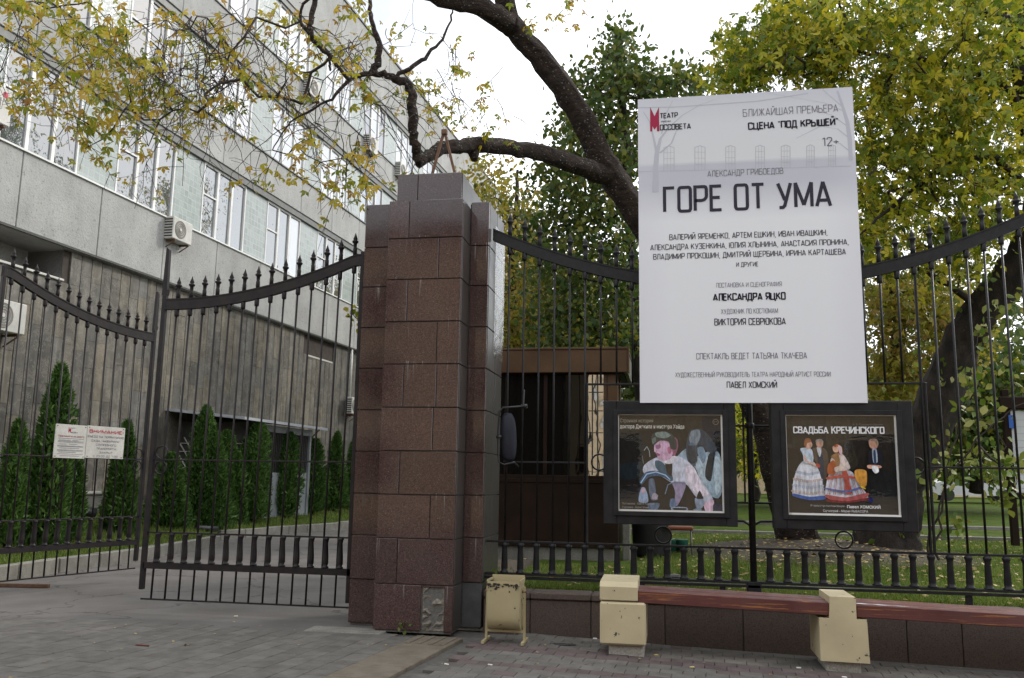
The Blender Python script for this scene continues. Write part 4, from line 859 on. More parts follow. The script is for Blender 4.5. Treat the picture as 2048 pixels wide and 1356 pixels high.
def U(x, y): return ((x-240)/(1125-240), (y-210)/(1025-210))
def AA(pts, c, n=2): A([U(*p) for p in soft(pts, n)], c)
AA([(242, 330), (560, 330), (520, 520), (440, 760), (242, 820)], (38, 36, 32)); AA([(700, 215), (1110, 215), (1110, 420), (720, 420)], (62, 54, 42)); AA([(242, 215), (700, 215), (700, 330), (242, 330)], (70, 63, 50)); AA([(250, 640), (430, 620), (420, 740), (260, 760)], (30, 52, 66)); AA([(960, 220), (1112, 220), (1112, 400), (980, 380)], (22, 24, 58))
# man with hair over his face
AA([(745, 560), (830, 490), (900, 560), (1000, 520), (1085, 520), (1115, 620), (1118, 820), (1080, 905), (1010, 880), (960, 800), (880, 640), (760, 600)], (150, 172, 190)); AA([(1060, 560), (1110, 600), (1110, 800), (1060, 880), (1050, 700)], (186, 204, 216))
AA([(1010, 540), (1060, 515), (1045, 640), (1020, 765), (975, 730), (985, 620)], (46, 58, 74)); AA([(900, 560), (960, 600), (1000, 560), (970, 700), (990, 800), (940, 760), (900, 660)], (176, 196, 212)); AA([(905, 500), (955, 620), (985, 560), (960, 480)], (120, 146, 170))
AA([(850, 350), (930, 325), (1000, 370), (1050, 440), (1078, 510), (1020, 530), (950, 470), (905, 480), (880, 640), (830, 600), (818, 480)], (52, 62, 76)); AA([(870, 345), (930, 335), (940, 400), (900, 470), (850, 440), (850, 380)], (122, 136, 148)); AA([(850, 450), (900, 470), (895, 640), (840, 590)], (84, 104, 124))
for k in range(9): AA([(835+k*9, 470), (842+k*9, 470), (848+k*8, 640-k*6), (838+k*8, 620)], (30+k*5, 38+k*5, 50+k*5), 1)
# seated man
AA([(460, 640), (560, 575), (700, 560), (780, 570), (870, 640), (940, 760), (1035, 910), (1000, 1000), (950, 960), (880, 880), (810, 790), (720, 800), (600, 730), (460, 710)], (196, 200, 218)); AA([(810, 650), (880, 650), (950, 800), (1000, 870), (940, 890), (870, 850), (820, 760)], (226, 216, 232))
AA([(700, 780), (810, 780), (790, 870), (740, 970), (715, 960), (720, 860)], (150, 140, 172)); AA([(555, 600), (610, 610), (690, 700), (700, 770), (620, 720), (560, 660)], (64, 92, 110)); AA([(960, 950), (1040, 920), (1030, 1010), (975, 1015)], (222, 190, 214)); AA([(640, 600), (690, 590), (700, 640), (690, 730), (650, 690)], (44, 38, 36)); AA([(610, 600), (650, 595), (700, 560), (735, 565), (700, 620), (650, 625)], (224, 220, 230))
AA([(555, 430), (620, 410), (690, 420), (712, 500), (690, 575), (640, 600), (590, 590), (562, 540), (548, 500)], (206, 168, 198)); AA([(700, 400), (745, 420), (750, 490), (720, 560), (700, 520)], (150, 92, 118)); AA([(560, 470), (600, 465), (600, 495), (565, 500)], (150, 104, 140)); AA([(566, 535), (596, 545), (590, 560), (568, 556)], (140, 80, 110)); AA([(548, 480), (560, 520), (548, 525)], (220, 186, 210)); AA([(660, 490), (690, 480), (692, 530), (668, 540)], (180, 110, 140))
AA([(522, 420), (540, 370), (610, 350), (690, 365), (735, 430), (735, 500), (690, 500), (670, 440), (600, 430), (540, 470)], (56, 62, 60)); AA([(560, 365), (640, 355), (690, 385), (640, 410), (570, 400)], (122, 138, 136)); AA([(530, 420), (560, 400), (560, 440), (535, 460)], (104, 120, 116))
# glass apparatus
def tubeline(pts, w, c):
    b = MB(); cnt[0] += 1; W = ix1-ix0; H = iz1-iz0
    P = [U(*p) for p in pts]; ribbon(b, [(ix0+u*W, iz1-v*H) for u, v in P], w, lambda u, v: (u, v), yb-.0006*cnt[0], False); cp1(b, 'printed_figure', FM(s2l(*c)))
AA([(420, 780), (470, 700), (560, 685), (650, 710), (690, 770), (600, 730), (500, 740), (440, 800)], (60, 88, 124)); tubeline([(430, 790), (480, 715), (560, 695), (640, 720), (680, 760)], .010, (170, 200, 228)); tubeline([(635, 880), (660, 800), (720, 775), (790, 785)], .010, (110, 130, 156)); tubeline([(460, 515), (485, 482), (505, 520), (510, 570)], .007, (150, 160, 168)); tubeline([(445, 560), (455, 630), (448, 590)], .004, (120, 130, 140))
AA([(435, 830), (465, 830), (488, 890), (488, 950), (415, 950), (415, 890)], (146, 166, 196)); AA([(438, 835), (462, 835), (464, 870), (436, 870)], (190, 160, 180)); AA([(500, 760), (545, 760), (560, 880), (575, 925), (520, 930), (500, 860)], (92, 106, 130)); AA([(540, 870), (575, 890), (560, 925), (520, 915)], (170, 160, 180)); AA([(490, 960), (585, 955), (570, 1005), (500, 1010)], (90, 112, 140)); AA([(680, 920), (720, 920), (720, 985), (675, 985)], (92, 116, 150)); AA([(690, 985), (815, 985), (815, 1018), (700, 1018)], (150, 164, 186)); AA([(705, 992), (805, 992), (805, 1008), (712, 1008)], (20, 24, 40))
AA([(885, 910), (940, 900), (962, 945), (940, 990), (895, 985)], (138, 154, 178)); AA([(905, 880), (925, 845), (945, 880), (955, 910), (900, 912)], (20, 20, 34)); AA([(870, 1000), (925, 985), (940, 1008), (880, 1010)], (120, 138, 160)); AA([(1040, 950), (1118, 960), (1118, 1020), (1040, 1018)], (26, 38, 66))
def ct(s, xa, xb, yb_, cap, c, bold=0):
    cnt[0] += 1; W = ix1-ix0; H = iz1-iz0; a, v = U(xa, yb_); b, _ = U(xb, yb_); font_text(cp1, s, ix0+a*W, ix0+b*W, iz1-v*H, cap/815*H, yb-.0006*cnt[0]-.002, c, bold=bold)
ct('Странная история', 255, 540, 277, 30, (150, 146, 136)); ct('доктора Джекила и мистера Хайда', 253, 804, 328, 32, (214, 212, 206), .008)
ct('Постановка - Павел Хомский', 270, 545, 970, 16, (150, 150, 150)); ct('Художник - Борис Бланк', 270, 500, 1000, 16, (150, 150, 150))
cnt[0] += 1; rg = MB().torus((ix0+.937*(ix1-ix0), yb-.0006*cnt[0]-.003, iz1-.075*(iz1-iz0)), .028, .0025); cp1(rg, 'age_mark', FM(s2l(120, 112, 96))); ct('16+', 1048, 1082, 276, 14, (110, 104, 90))

e2, I2, A, T, (ix0, ix1, iz0, iz1, yb, cp1, cnt) = case('display_case', 1.072, 2.475, 1.165, 2.495, 1.215, 2.312, 1.315, 2.345, 'black glazed case showing a printed scene of ladies in ruffled gowns')
def U(x, y): return ((x-300)/(1225-300), (y-222)/(1055-222))
AA([(302, 225), (1222, 225), (1222, 480), (302, 520)], (44, 38, 32)); AA([(370, 225), (630, 225), (600, 500), (380, 560)], (66, 56, 44)); AA([(650, 225), (840, 225), (900, 640), (680, 660)], (78, 67, 50)); AA([(850, 225), (1140, 225), (1180, 660), (930, 680)], (54, 46, 38)); AA([(940, 690), (1200, 700), (1210, 960), (990, 900)], (34, 40, 42)); AA([(300, 540), (420, 540), (380, 900), (310, 900)], (46, 34, 30)); AA([(310, 470), (355, 470), (355, 500), (310, 500)], (80, 82, 84), 1); AA([(790, 475), (850, 475), (850, 515), (790, 515)], (80, 82, 84), 1)
# grey haired man in a brown coat
AA([(520, 510), (560, 495), (620, 500), (650, 540), (655, 640), (620, 760), (560, 760), (560, 640), (515, 560)], (88, 74, 64)); AA([(565, 560), (610, 560), (615, 770), (575, 760)], (40, 50, 72)); AA([(560, 495), (598, 495), (592, 560), (578, 570)], (206, 208, 216)); AA([(556, 440), (610, 440), (614, 475), (595, 495), (565, 490)], (196, 150, 132)); AA([(552, 448), (560, 428), (600, 424), (618, 445), (612, 460), (600, 442), (562, 448)], (150, 146, 140))
# lady in a white ruffled gown
AA([(440, 610), (520, 610), (560, 660), (590, 760), (615, 900), (600, 925), (480, 930), (370, 910), (340, 880), (352, 780), (390, 670)], (214, 218, 230))
for k, (yy, xa, xb) in enumerate([(690, 385, 570), (750, 362, 590), (800, 352, 598), (850, 345, 610)]):
    AA([(xa, yy), ((xa+xb)/2, yy+18), (xb, yy+4), (xb, yy+22), ((xa+xb)/2, yy+40), (xa-4, yy+20)], [(176, 184, 204), (190, 170, 168), (178, 186, 210), (196, 180, 176)][k])
for k in range(16): xx = 352+k*16; AA([(xx, 770), (xx+5, 770), (xx+8, 880), (xx+1, 880)], (180, 186, 206) if k % 2 else (232, 234, 240), 1)
AA([(345, 880), (480, 905), (612, 895), (608, 925), (480, 934), (350, 905)], (52, 92, 168)); AA([(420, 505), (500, 500), (525, 540), (520, 620), (450, 625), (440, 560)], (196, 210, 228)); AA([(445, 560), (460, 560), (480, 610), (570, 640), (575, 660), (520, 640), (455, 610)], (214, 176, 162)); AA([(545, 630), (580, 635), (578, 662), (550, 655)], (178, 70, 60)); AA([(468, 440), (515, 452), (520, 485), (490, 510), (470, 500)], (206, 164, 146)); AA([(452, 470), (456, 440), (470, 418), (500, 420), (515, 450), (480, 460), (465, 500)], (150, 96, 60))
# lady in a white and red gown
AA([(680, 690), (790, 680), (850, 700), (900, 790), (965, 890), (940, 925), (700, 930), (615, 900), (625, 800), (650, 720)], (216, 216, 228))
for k in range(20): xx = 630+k*16; AA([(xx*.6+300, 710), (xx*.6+304, 710), (xx+5, 885), (xx, 885)], [(150, 150, 176), (186, 92, 78), (200, 204, 220)][k % 3], 1)
AA([(635, 740), (760, 720), (860, 735), (862, 750), (760, 740), (635, 760)], (190, 84, 70)); AA([(622, 885), (780, 905), (955, 865), (968, 885), (900, 925), (700, 940), (615, 905)], (172, 82, 84)); AA([(760, 690), (800, 690), (815, 790), (835, 870), (780, 875), (775, 780)], (176, 74, 58)); AA([(618, 828), (780, 850), (920, 810), (925, 824), (780, 868), (618, 842)], (96, 104, 160)); AA([(620, 925), (790, 935), (960, 905), (970, 920), (800, 950), (640, 945)], (120, 20, 36))
AA([(690, 555), (770, 550), (820, 630), (825, 670), (760, 690), (690, 690), (660, 640)], (216, 200, 196)); AA([(645, 640), (690, 600), (715, 640), (700, 715), (640, 715)], (170, 84, 40)); AA([(670, 570), (730, 540), (745, 620), (720, 680), (700, 600)], (150, 110, 70)); AA([(700, 660), (790, 640), (795, 665), (710, 700)], (220, 200, 190)); AA([(692, 485), (735, 482), (735, 530), (705, 535), (690, 515)], (214, 170, 150)); AA([(700, 480), (730, 466), (765, 490), (768, 545), (740, 555), (738, 490), (705, 492)], (176, 96, 66)); AA([(735, 478), (762, 490), (766, 550), (748, 550)], (214, 190, 196))
# chair and man at the right
AA([(862, 690), (900, 672), (960, 690), (955, 800), (920, 820), (870, 760)], (196, 140, 60)); AA([(905, 808), (945, 825), (940, 836), (905, 820)], (214, 186, 50)); AA([(985, 540), (1020, 505), (1060, 500), (1095, 540), (1090, 650), (1040, 660), (985, 650)], (20, 22, 34)); AA([(1015, 505), (1050, 500), (1055, 610), (1020, 615)], (150, 160, 178)); AA([(1025, 520), (1042, 520), (1044, 620), (1026, 620)], (44, 66, 92)); AA([(992, 440), (1040, 430), (1062, 470), (1050, 500), (1010, 500), (995, 480)], (190, 144, 122)); AA([(985, 440), (1010, 420), (1055, 422), (1070, 460), (1055, 490), (1040, 445), (1000, 440)], (146, 124, 108)); AA([(968, 640), (1000, 635), (1075, 640), (1080, 660), (1000, 668), (970, 660)], (200, 150, 130)); AA([(1005, 645), (1050, 648), (1062, 690), (1030, 705), (1010, 680)], (224, 226, 232)); AA([(970, 905), (1000, 905), (998, 940), (975, 940)], (24, 34, 110))
W_, H_ = ix1-ix0, iz1-iz0
def st(s, xa, xb, y_, cap, w_, c, serif=True):
    cnt[0] += 1; a, v = U(xa, y_); b, _ = U(xb, y_); cp1(write(MB(), s, ix0+a*W_, ix0+b*W_, iz1-v*H_, cap/833*H_, w_, yb-.0006*cnt[0]-.002, serif=serif), 'lettering', FM(s2l(*c)))
def ct(s, xa, xb, yb_, cap, c, bold=0):
    cnt[0] += 1; a, v = U(xa, yb_); b, _ = U(xb, yb_); font_text(cp1, s, ix0+a*W_, ix0+b*W_, iz1-v*H_, cap/833*H_, yb-.0006*cnt[0]-.002, c, bold=bold)
st('СВАДЬБА КРЕЧИНСКОГО', 366, 1118, 378, 58, .16, (222, 222, 226)); ct('А. В. Сухово-Кобылин', 860, 1110, 308, 14, (120, 112, 104))
ct('Режиссер-постановщик - ', 484, 780, 985, 17, (170, 170, 174)); ct('Павел ХОМСКИЙ', 786, 1058, 992, 22, (226, 226, 230), .02); ct('Сценограф - Мария РЫБАСОВА', 586, 956, 1026, 18, (200, 200, 204), .01); ct('Художник по костюмам - Виктория СЕВРЮКОВА', 496, 1055, 1052, 15, (190, 190, 194), .01)
cp1(MB().box(ix0+.03, ix1-.002, 9.603, 9.62, iz0-.001, iz0+.018), 'white_strip', M['white'])

# ------------------------------------------------------------------ two white notices on the left leaf
ca, sa = math.cos(gl_a), math.sin(gl_a)
def leaf_u(px, py):     # distance along the leaf and height of a measured point
    d = _w*FPX + CX*(px-1024) - CU*(py-678); nrm = np.array([sa, -ca, 0]); o_ = np.array([-8.80, 10.15, .05])+nrm*.03; t = ((o_-EYE)@nrm)/(d@nrm); p = EYE+d*t; q = p-o_; return q@np.array([ca, sa, 0]), q[2]
def notice(name, corners, label, cat):
    P = [leaf_u(*c) for c in corners]; x0 = (P[0][0]+P[3][0])/2; x1 = (P[1][0]+P[2][0])/2; z1 = (P[0][1]+P[1][1])/2; z0 = (P[2][1]+P[3][1])/2
    e = empty(name, label, cat, (-8.80+ca*x0+sa*.045, 10.15+sa*x0-ca*.045, .05+z0), gl_a, 'notices on the gate leaf')
    MB().cbox(0, x1-x0, -.004, .010, 0, z1-z0, .002).make('plate', M['white_dirty'], e); W, H = x1-x0, z1-z0
    sc_ = MB()
    for u in (.05, .95):
        for v in (.05, .95): sc_.rings([[(u*W+.008*math.cos(a), y_, v*H+.008*math.sin(a)) for a in np.linspace(0, 6.283, 7)[:-1]] for y_ in (-.004, -.009)])
    sc_.make('screws', M['rust'], e, kind='stuff'); return e, W, H
def nt_(e, s, u0, u1, v, cap, W, H, c, w_=.13): write(MB(), s, u0*W, u1*W, H*(1-v), cap*H, w_, -.006).make('lettering', FM(c), e)
eN, W, H = notice('notice_plate', [(170, 850), (250, 857), (243, 918), (172, 916)], 'white warning notice with a red Cyrillic heading, nearer the gate leaf free end', 'notice'); 
nt_(eN, 'ВНИМАНИЕ!', .06, .95, .22, .11, W, H, (.42, .03, .06), .19)
for s_, a_, b_, v_ in (('ВЪЕЗД НА ТЕРРИТОРИЮ', .02, .97, .37), ('САДА “АКВАРИУМ”', .13, .88, .50), ('СЛУЖЕБНОГО', .25, .78, .62), ('ТРАНСПОРТА,', .27, .80, .74), ('ЗАКРЫТ', .35, .70, .86), ('С 23.00 ДО 7.00', .20, .84, .975)): nt_(eN, s_, a_, b_, v_-.01, .062, W, H, (.06, .06, .10), .13)
eN, W, H = notice('notice_plate', [(111, 848), (173, 851), (167, 917), (104, 916)], 'white notice with small red logo and ruled grey lines, beside the warning notice', 'notice')
rv = lambda u, v: (u*W, -.006, (1-v)*H)
b = MB(); b.poly([rv(.40, .25), rv(.40, .06), rv(.44, .15), rv(.48, .06), rv(.48, .25), rv(.44, .19)]); b.make('logo', FM((.33, .02, .06)), eN)
nt_(eN, 'ТЕАТР', .50, .60, .12, .035, W, H, (.08, .08, .1)); nt_(eN, 'МОССОВЕТА', .49, .70, .25, .04, W, H, (.08, .08, .1))
font_text(lambda b_, n_, m_: b_.make(n_, m_, eN), 'Приглашаем на работу', .1*W, .93*W, H*(1-.37), .05*H, -.006, (140, 40, 70), bold=.01)
ln = MB()
for v_ in (.42, .50, .53, .64, .66, .76, .785, .88): ln.box(.10*W, .92*W, -.0062, -.004, (1-v_)*H, (1-v_)*H+.004)
ln.make('ruled_lines', FM((.12, .12, .15)), eN, kind='stuff')
for v_, a_, b_ in ((.475, .12, .5), (.475, .55, .75), (.59, .14, .38), (.59, .46, .72), (.71, .15, .8), (.83, .14, .7), (.94, .2, .82)): MB().box(a_*W, b_*W, -.0062, -.004, (1-v_)*H, (1-v_)*H+.010).make('small_print', FM((.30, .30, .33)), eN)

# ------------------------------------------------------------------ the office building on the left
O_ = BN*-16.0
bd = empty('office_building', 'long grey concrete office building with ribbon windows above a slab clad ground floor', 'building', (O_[0], O_[1], 0), math.pi/2-BA)
T0, T1 = 9.0, 74.0; random.seed(11)
def tz(px, py, n=-16.0): p = atn(px, py, n); return float(p@BD), float(p[2])
wall = MB(); NT0, NT1 = 12.6, 17.78
wall.box(T0, NT0, .04, 10, -.2, 7.1); wall.box(NT1, T1, .04, 10, -.2, 7.1); wall.box(NT0, NT1, .04, 10, -.2, 6.30); wall.box(T0, T1, 1.2, 10, 6.3, 7.15); wall.make('wall', M['stone_joint'], bd)
nb = MB(); nb.box(NT0, NT1, 1.1, 1.19, 6.3, 7.12); nb.box(NT1-.0, NT1+.0+.001, .045, 1.1, 6.3, 7.12); nb.box(T0, T1, -.10, 1.19, 7.12, 7.17); nb.make('niche_lining', M['concrete'], bd)
MB().cbox(NT0, NT1+.0, -.06, .30, 6.30, 6.36, .01).make('niche_ledge', M['white_dirty'], bd)
for t_ in (13.2, 14.15, 15.0): MB().cbox(t_, t_+.42, -.38 if t_ < 14.8 else .35, .9, 6.78, 7.10, .01).make('beam_end', M['concrete'], bd)
MB().box(15.6, 16.4, 1.05, 1.099, 6.72, 7.02).make('vent_opening', M['dark'], bd)
# stone slabs
pro = {}; rest = MB(); ns = 0
cols = int((46-T0)/.375)
WIN = (30.7, 32.9, 6.35, 7.1)
for k in range(cols):
    t0 = T0+.375*k; z = .35+random.uniform(-.3, .2)
    while z < 7.1:
        h = random.choice([.7, .9, 1.2, 1.5, 1.0]); z1 = min(z+h, 7.11)
        top = 6.29 if t0+.375 > NT0 and t0 < NT1-.05 else 7.11
        za, zb = max(z, .3), min(z1, top); z = z1
        if t0+.38 > WIN[0] and t0 < WIN[1]: zb = min(zb, WIN[2])
        if zb-za < .05: continue
        d = random.uniform(.0, .022)
        if t0 > 12.3 and ns < 300 and za > .6:
            key = (round(h, 2),); hh = zb-za
            o = MB().cbox(.010, .365, -.0-d*.4, .035, .002, hh-.002, .003).make('stone_slab', M['stone'], bd); o.location = (t0, 0, za); ns += 1
        else: rest.box(t0+.010, t0+.365, -d*.4, .035, za+.002, zb-.002)
o = rest.make('stone_slab_field', M['stone'], bd, kind='stuff')
MB().box(46, T1, -.01, .039, .3, 7.1).make('plain_slab_field', M['stone'], bd, kind='stuff')
# spandrel bands
BANDS = [(7.18, 9.0, -.14), (11.62, 12.9, -.14), (15.42, 16.72, -.14), (19.28, 21.92, -.14)]
for bi, (z0, z1, y0) in enumerate(BANDS):
    t = 10.75-2.65
    while t < T1:
        MB().cbox(t+.012, t+2.638, y0-random.uniform(0, .006), .10, z0, z1, .012).make('spandrel_panel', M['concrete'], bd); t += 2.65
    MB().box(T0-1, T1, -.10, .3, z0-.0+.01, z1-.01).make('band_core', M['stone_joint'], bd)
    MB().box(T0-1, T1, -.19, .1, z1+.002, z1+.045).make('window_ledge', M['white'] if bi == 0 else M['flash'], bd)
    if bi: MB().prism([(0, 0), (0, 1)], 0, 1) if False else MB().box(T0-1, T1, -.10, .1, z0-.22, z0-.004).make('head_flashing', M['flash'], bd)
    if bi == 0: MB().box(T0-1, T1, -.155, .1, z0-.05, z0-.002).make('head_flashing', M['dark'], bd)
MB().box(T0-1, T1, -.20, .4, 21.93, 22.02).make('roof_edge', M['flash'], bd)
MB().box(T0-1, T1, .2, 12, 7.2, 21.9).make('upper_wall', M['dark'], bd)
# ribbon windows: three panes, then a glass block panel
ROWS = [(9.05, 11.40), (12.95, 15.20), (16.77, 19.06)]
for ri, (z0, z1) in enumerate(ROWS):
    for k in range(-3, 14):
        t0 = 19.30+3.9*k
        if t0 < T0: continue
        m = MB(); fw = .075; W = 2.47
        xs_ = [0, .82, 1.64, 2.47]
        m.box(0, W, -.02, .06, 0, fw); m.box(0, W, -.02, .06, z1-z0-fw, z1-z0)
        for i, x in enumerate(xs_): m.box(max(0, x-fw*.7), min(W, x+fw*.7), -.021, .061, fw, z1-z0-fw)
        m.box(.05, .77, -.015, .055, (z1-z0)*.56, (z1-z0)*.56+.05)
        f = m.make('window', M['white'], bd); f.location = (t0, 0, z0)
        for i in range(3):
            mm = M['pane'] if random.random() < (.75 if ri == 0 else .35) else M['pane_curtain_sky']  # upper rows get more pale panes, their sky reflection partly painted in
            tl = random.uniform(-.012, .012); pn = MB(); a, b_ = xs_[i]+.05, xs_[i+1]-.05; zz = ((fw, (z1-z0)*.56), ((z1-z0)*.56+.05, z1-z0-fw)) if i == 0 else ((fw, z1-z0-fw),)
            for q in zz: pn.v += [(a, .03+tl, q[0]), (b_, .03-tl, q[0]), (b_, .03-tl+.01*tl, q[1]), (a, .03+tl, q[1])]; n_ = len(pn.v); pn.f.append((n_-4, n_-3, n_-2, n_-1)); pn.smooth.append(False)
            pn.make('pane', mm, f)
        MB().box(t0+W+.01, t0+3.89, -.005, .06, z0+.01, z1-.01).make('glass_block_panel', M['glassblock'], bd)
# small ground floor window, downpipe
sw = MB(); W = WIN[1]-WIN[0]; H = WIN[3]-WIN[2]-.02
sw.box(0, W, -.02, .2, -.06, .0); [sw.box(x-.03, x+.03, .15, .2, 0, H) for x in (.03, .75, 1.5, W-.03)]; f = sw.make('window', M['white_dirty'], bd); f.location = (WIN[0], 0, WIN[2]); MB().box(0, W, .20, .22, 0, H).make('pane', M['pane_dark'], f)
ta, za = tz(703, 700, -15.9); MB().tube([(ta, -.12, 4.9), (ta, -.12, 7.1)], .055, 8).make('downpipe', M['white_dirty'], bd)
# porch
PT0, PT1 = tz(505, 900, -13.8)[0], tz(622, 900, -13.8)[0]; PZ = tz(560, 850, -13.6)[1]; PR0 = tz(447, 833, -13.4)[0]; NP = 4
rf = MB(); rf.prism([(PT0-1.2, PZ+.26), (PT1+.35, PZ+.26), (PT1+.35, PZ+.34), (PT0-1.2, PZ+.34)], -2.6, .0); 
for i in range(len(rf.v)): x, y, z = rf.v[i]; rf.v[i] = (x, y, z+(y+0)*.10)
porch_roof = rf.make('porch_roof', M['lilac_roof'], bd)
PW = PT1-PT0; pb = MB(); pb.box(PT0, PT0+.12, -2.2, 0, .3, PZ); pb.box(PT1-.12, PT1, -2.2, 0, .3, PZ); pb.box(PT0+.121, PT1-.121, -2.2, -2.1, PZ-.22, PZ-.02); pb.make('porch_frame', M['grey_paint'], bd)
for k in range(4):
    w_ = (PW-.26)/4; x_ = PT0+.13+w_*k; d_ = MB().cbox(x_+.02, x_+w_-.02, -2.16, -2.10, .4, PZ*.55, .01).make('porch_door', M['grey_paint'], bd)
    gg = MB(); [gg.box(x_+.05+j*(w_-.1)/7, x_+.075+j*(w_-.1)/7, -2.15, -2.12, PZ*.55+.01, PZ-.23) for j in range(8)]; gg.make('door_grille', M['dark'], d_, kind='stuff')
MB().box(PT0+.13, PT1-.13, -1.9, -1.88, .4, PZ-.05).make('porch_interior', M['dark'], bd)
lt = MB()
for k in range(9): y_ = -2.2+.26*k; e_ = min(0, y_+1.3); lt.tube([(PT0-.35, y_, 1.0), (PT0-.35, e_, 1.0+(e_-y_)*1.35)], .020, 4, smooth=False)
for k in range(8): lt.tube([(PT0-.36, -2.2, .9+.24*k), (PT0-.36, 0, .9+.24*k)], .016, 4, smooth=False)
lt.make('lattice_screen', M['white_dirty'], bd, kind='stuff'); MB().box(PT0-.30, PT0-.28, -2.2, 0, .5, PZ).make('porch_side', M['dark'], bd)
MB().tube([(PT1+.3, -2.4, PZ+.1), (PT1+1.5, -.1, PZ-1.5)], .03, 4, smooth=False).make('porch_strut', M['white_dirty'], bd)
# air conditioners
def ac(px, py, w_, h_, label, n=-15.55, logo=False, rz=0):
    c = atn(px, py, n); e = empty('air_conditioner', label, 'air conditioner', (c[0], c[1], c[2]-h_/2), math.pi/2-BA, 'air conditioner units on the grey office building')
    d = .32; MB().cbox(-w_/2, w_/2, 0, d, 0, h_, .02).make('casing', M['white_dirty'], e)
    gm = MB(); 
    for k in range(7): gm.box(-w_/2-.006, -w_/2-.001, .03, d-.03, h_*(.08+.125*k), h_*(.08+.125*k)+.045)
    gm.make('side_grille', M['dark'], e, kind='stuff')
    fn = MB(); R = h_*.40; cx = -w_*.13; fn.rings([[(cx+r*math.cos(a), y_, h_/2+r*math.sin(a)) for a in np.linspace(0, 6.283, 25)[:-1]] for r, y_ in ((R, -.001), (R, -.012), (R*.93, -.012), (R*.9, -.004))]); fan = fn.make('fan_guard', FM((.22, .21, .19)), e)
    for q in range(3): MB().torus((cx, -.010, h_/2), R*(.3+.22*q), .006, n=20, m=4).make('guard_ring', M['white_dirty'], fan)
    MB().rings([[(cx+R*.18*math.cos(a), y_, h_/2+R*.18*math.sin(a)) for a in np.linspace(0, 6.283, 13)[:-1]] for y_ in (-.01, -.02)]).make('hub', M['white_dirty'], fan)
    bk = MB(); [bk.box(x-.02, x+.02, -.0, d+.12, -.05, -.002) for x in (-w_*.35, w_*.35)]; [bk.tube([(x, 0, -.04), (x, d+.1, -.28)], .018, 4, smooth=False) for x in (-w_*.35, w_*.35)]; bk.make('bracket', M['rust'], e)
    if logo:
        MB().rings([[(w_*.30+.075*math.cos(a), y_, h_*.80+.075*math.sin(a)) for a in np.linspace(0, 6.283, 17)[:-1]] for y_ in (-.001, -.003)]).make('logo', FM((.5, .10, .13)), e)
        font_text(lambda b_, n_, m_: b_.make(n_, m_, e), 'LG', w_*.18, w_*.42, h_*.60, .07, -.004, (120, 120, 120), bold=.01)
    return e
ac(366, 462, .92, .66, 'white air conditioner with rusty bracket under the lowest ribbon window')
ac(-14, 200, 1.05, .85, 'white air conditioner with a round red logo at the left picture edge', -15.5, True)
ac(16, 632, 1.05, .70, 'dusty air conditioner low on the stone slab wall at the left edge')
ac(632, 178, .95, .75, 'air conditioner highest on the facade, above the grey spandrel with yellow leaves'); ac(748, 290, .95, .75, 'air conditioner on the upper spandrel, right of the bent branch'); ac(808, 342, .9, .7, 'air conditioner just above the left top corner of the pillar'); ac(712, 812, .8, .7, 'air conditioner at the downpipe foot, half hidden by the pillar')
# pit wall, pipes
t0, z0 = tz(158, 975, -15.2); e = empty('window_well', 'low concrete basement well against the building between two thujas', 'well', tuple(atn(190, 1015, -15.2)*np.array([1, 1, 0])+np.array([0, 0, .5])), math.pi/2-BA)
b = MB(); b.cbox(-1.1, 1.6, 0, .12, 0, .62, .02); b.cbox(-1.1, -.98, .121, .8, 0, .62, .02); b.make('well_wall', M['kerb'], e); MB().cbox(-1.14, 1.64, -.05, .8, .63, .70, .02).make('well_cap', M['rawconc'], e)
for (pa, pb_, n1, n2, l) in (((148, 1018), (190, 1026), -13.2, -13.0, 'black plastic pipe lying on grass between the two nearest thujas'), ((392, 1056), (434, 1058), -12.9, -12.7, 'black pipe end poking over the kerb behind the gate')):
    a, b_ = atn(*pa, n1), atn(*pb_, n2); c = (a+b_)/2; MB().tube([tuple(a-c), tuple(b_-c)], [.10 if l.startswith('black plastic') else .07]*2, 12).make('drain_pipe', M['pipe'], loc=tuple(c), label=l, cat='pipe')

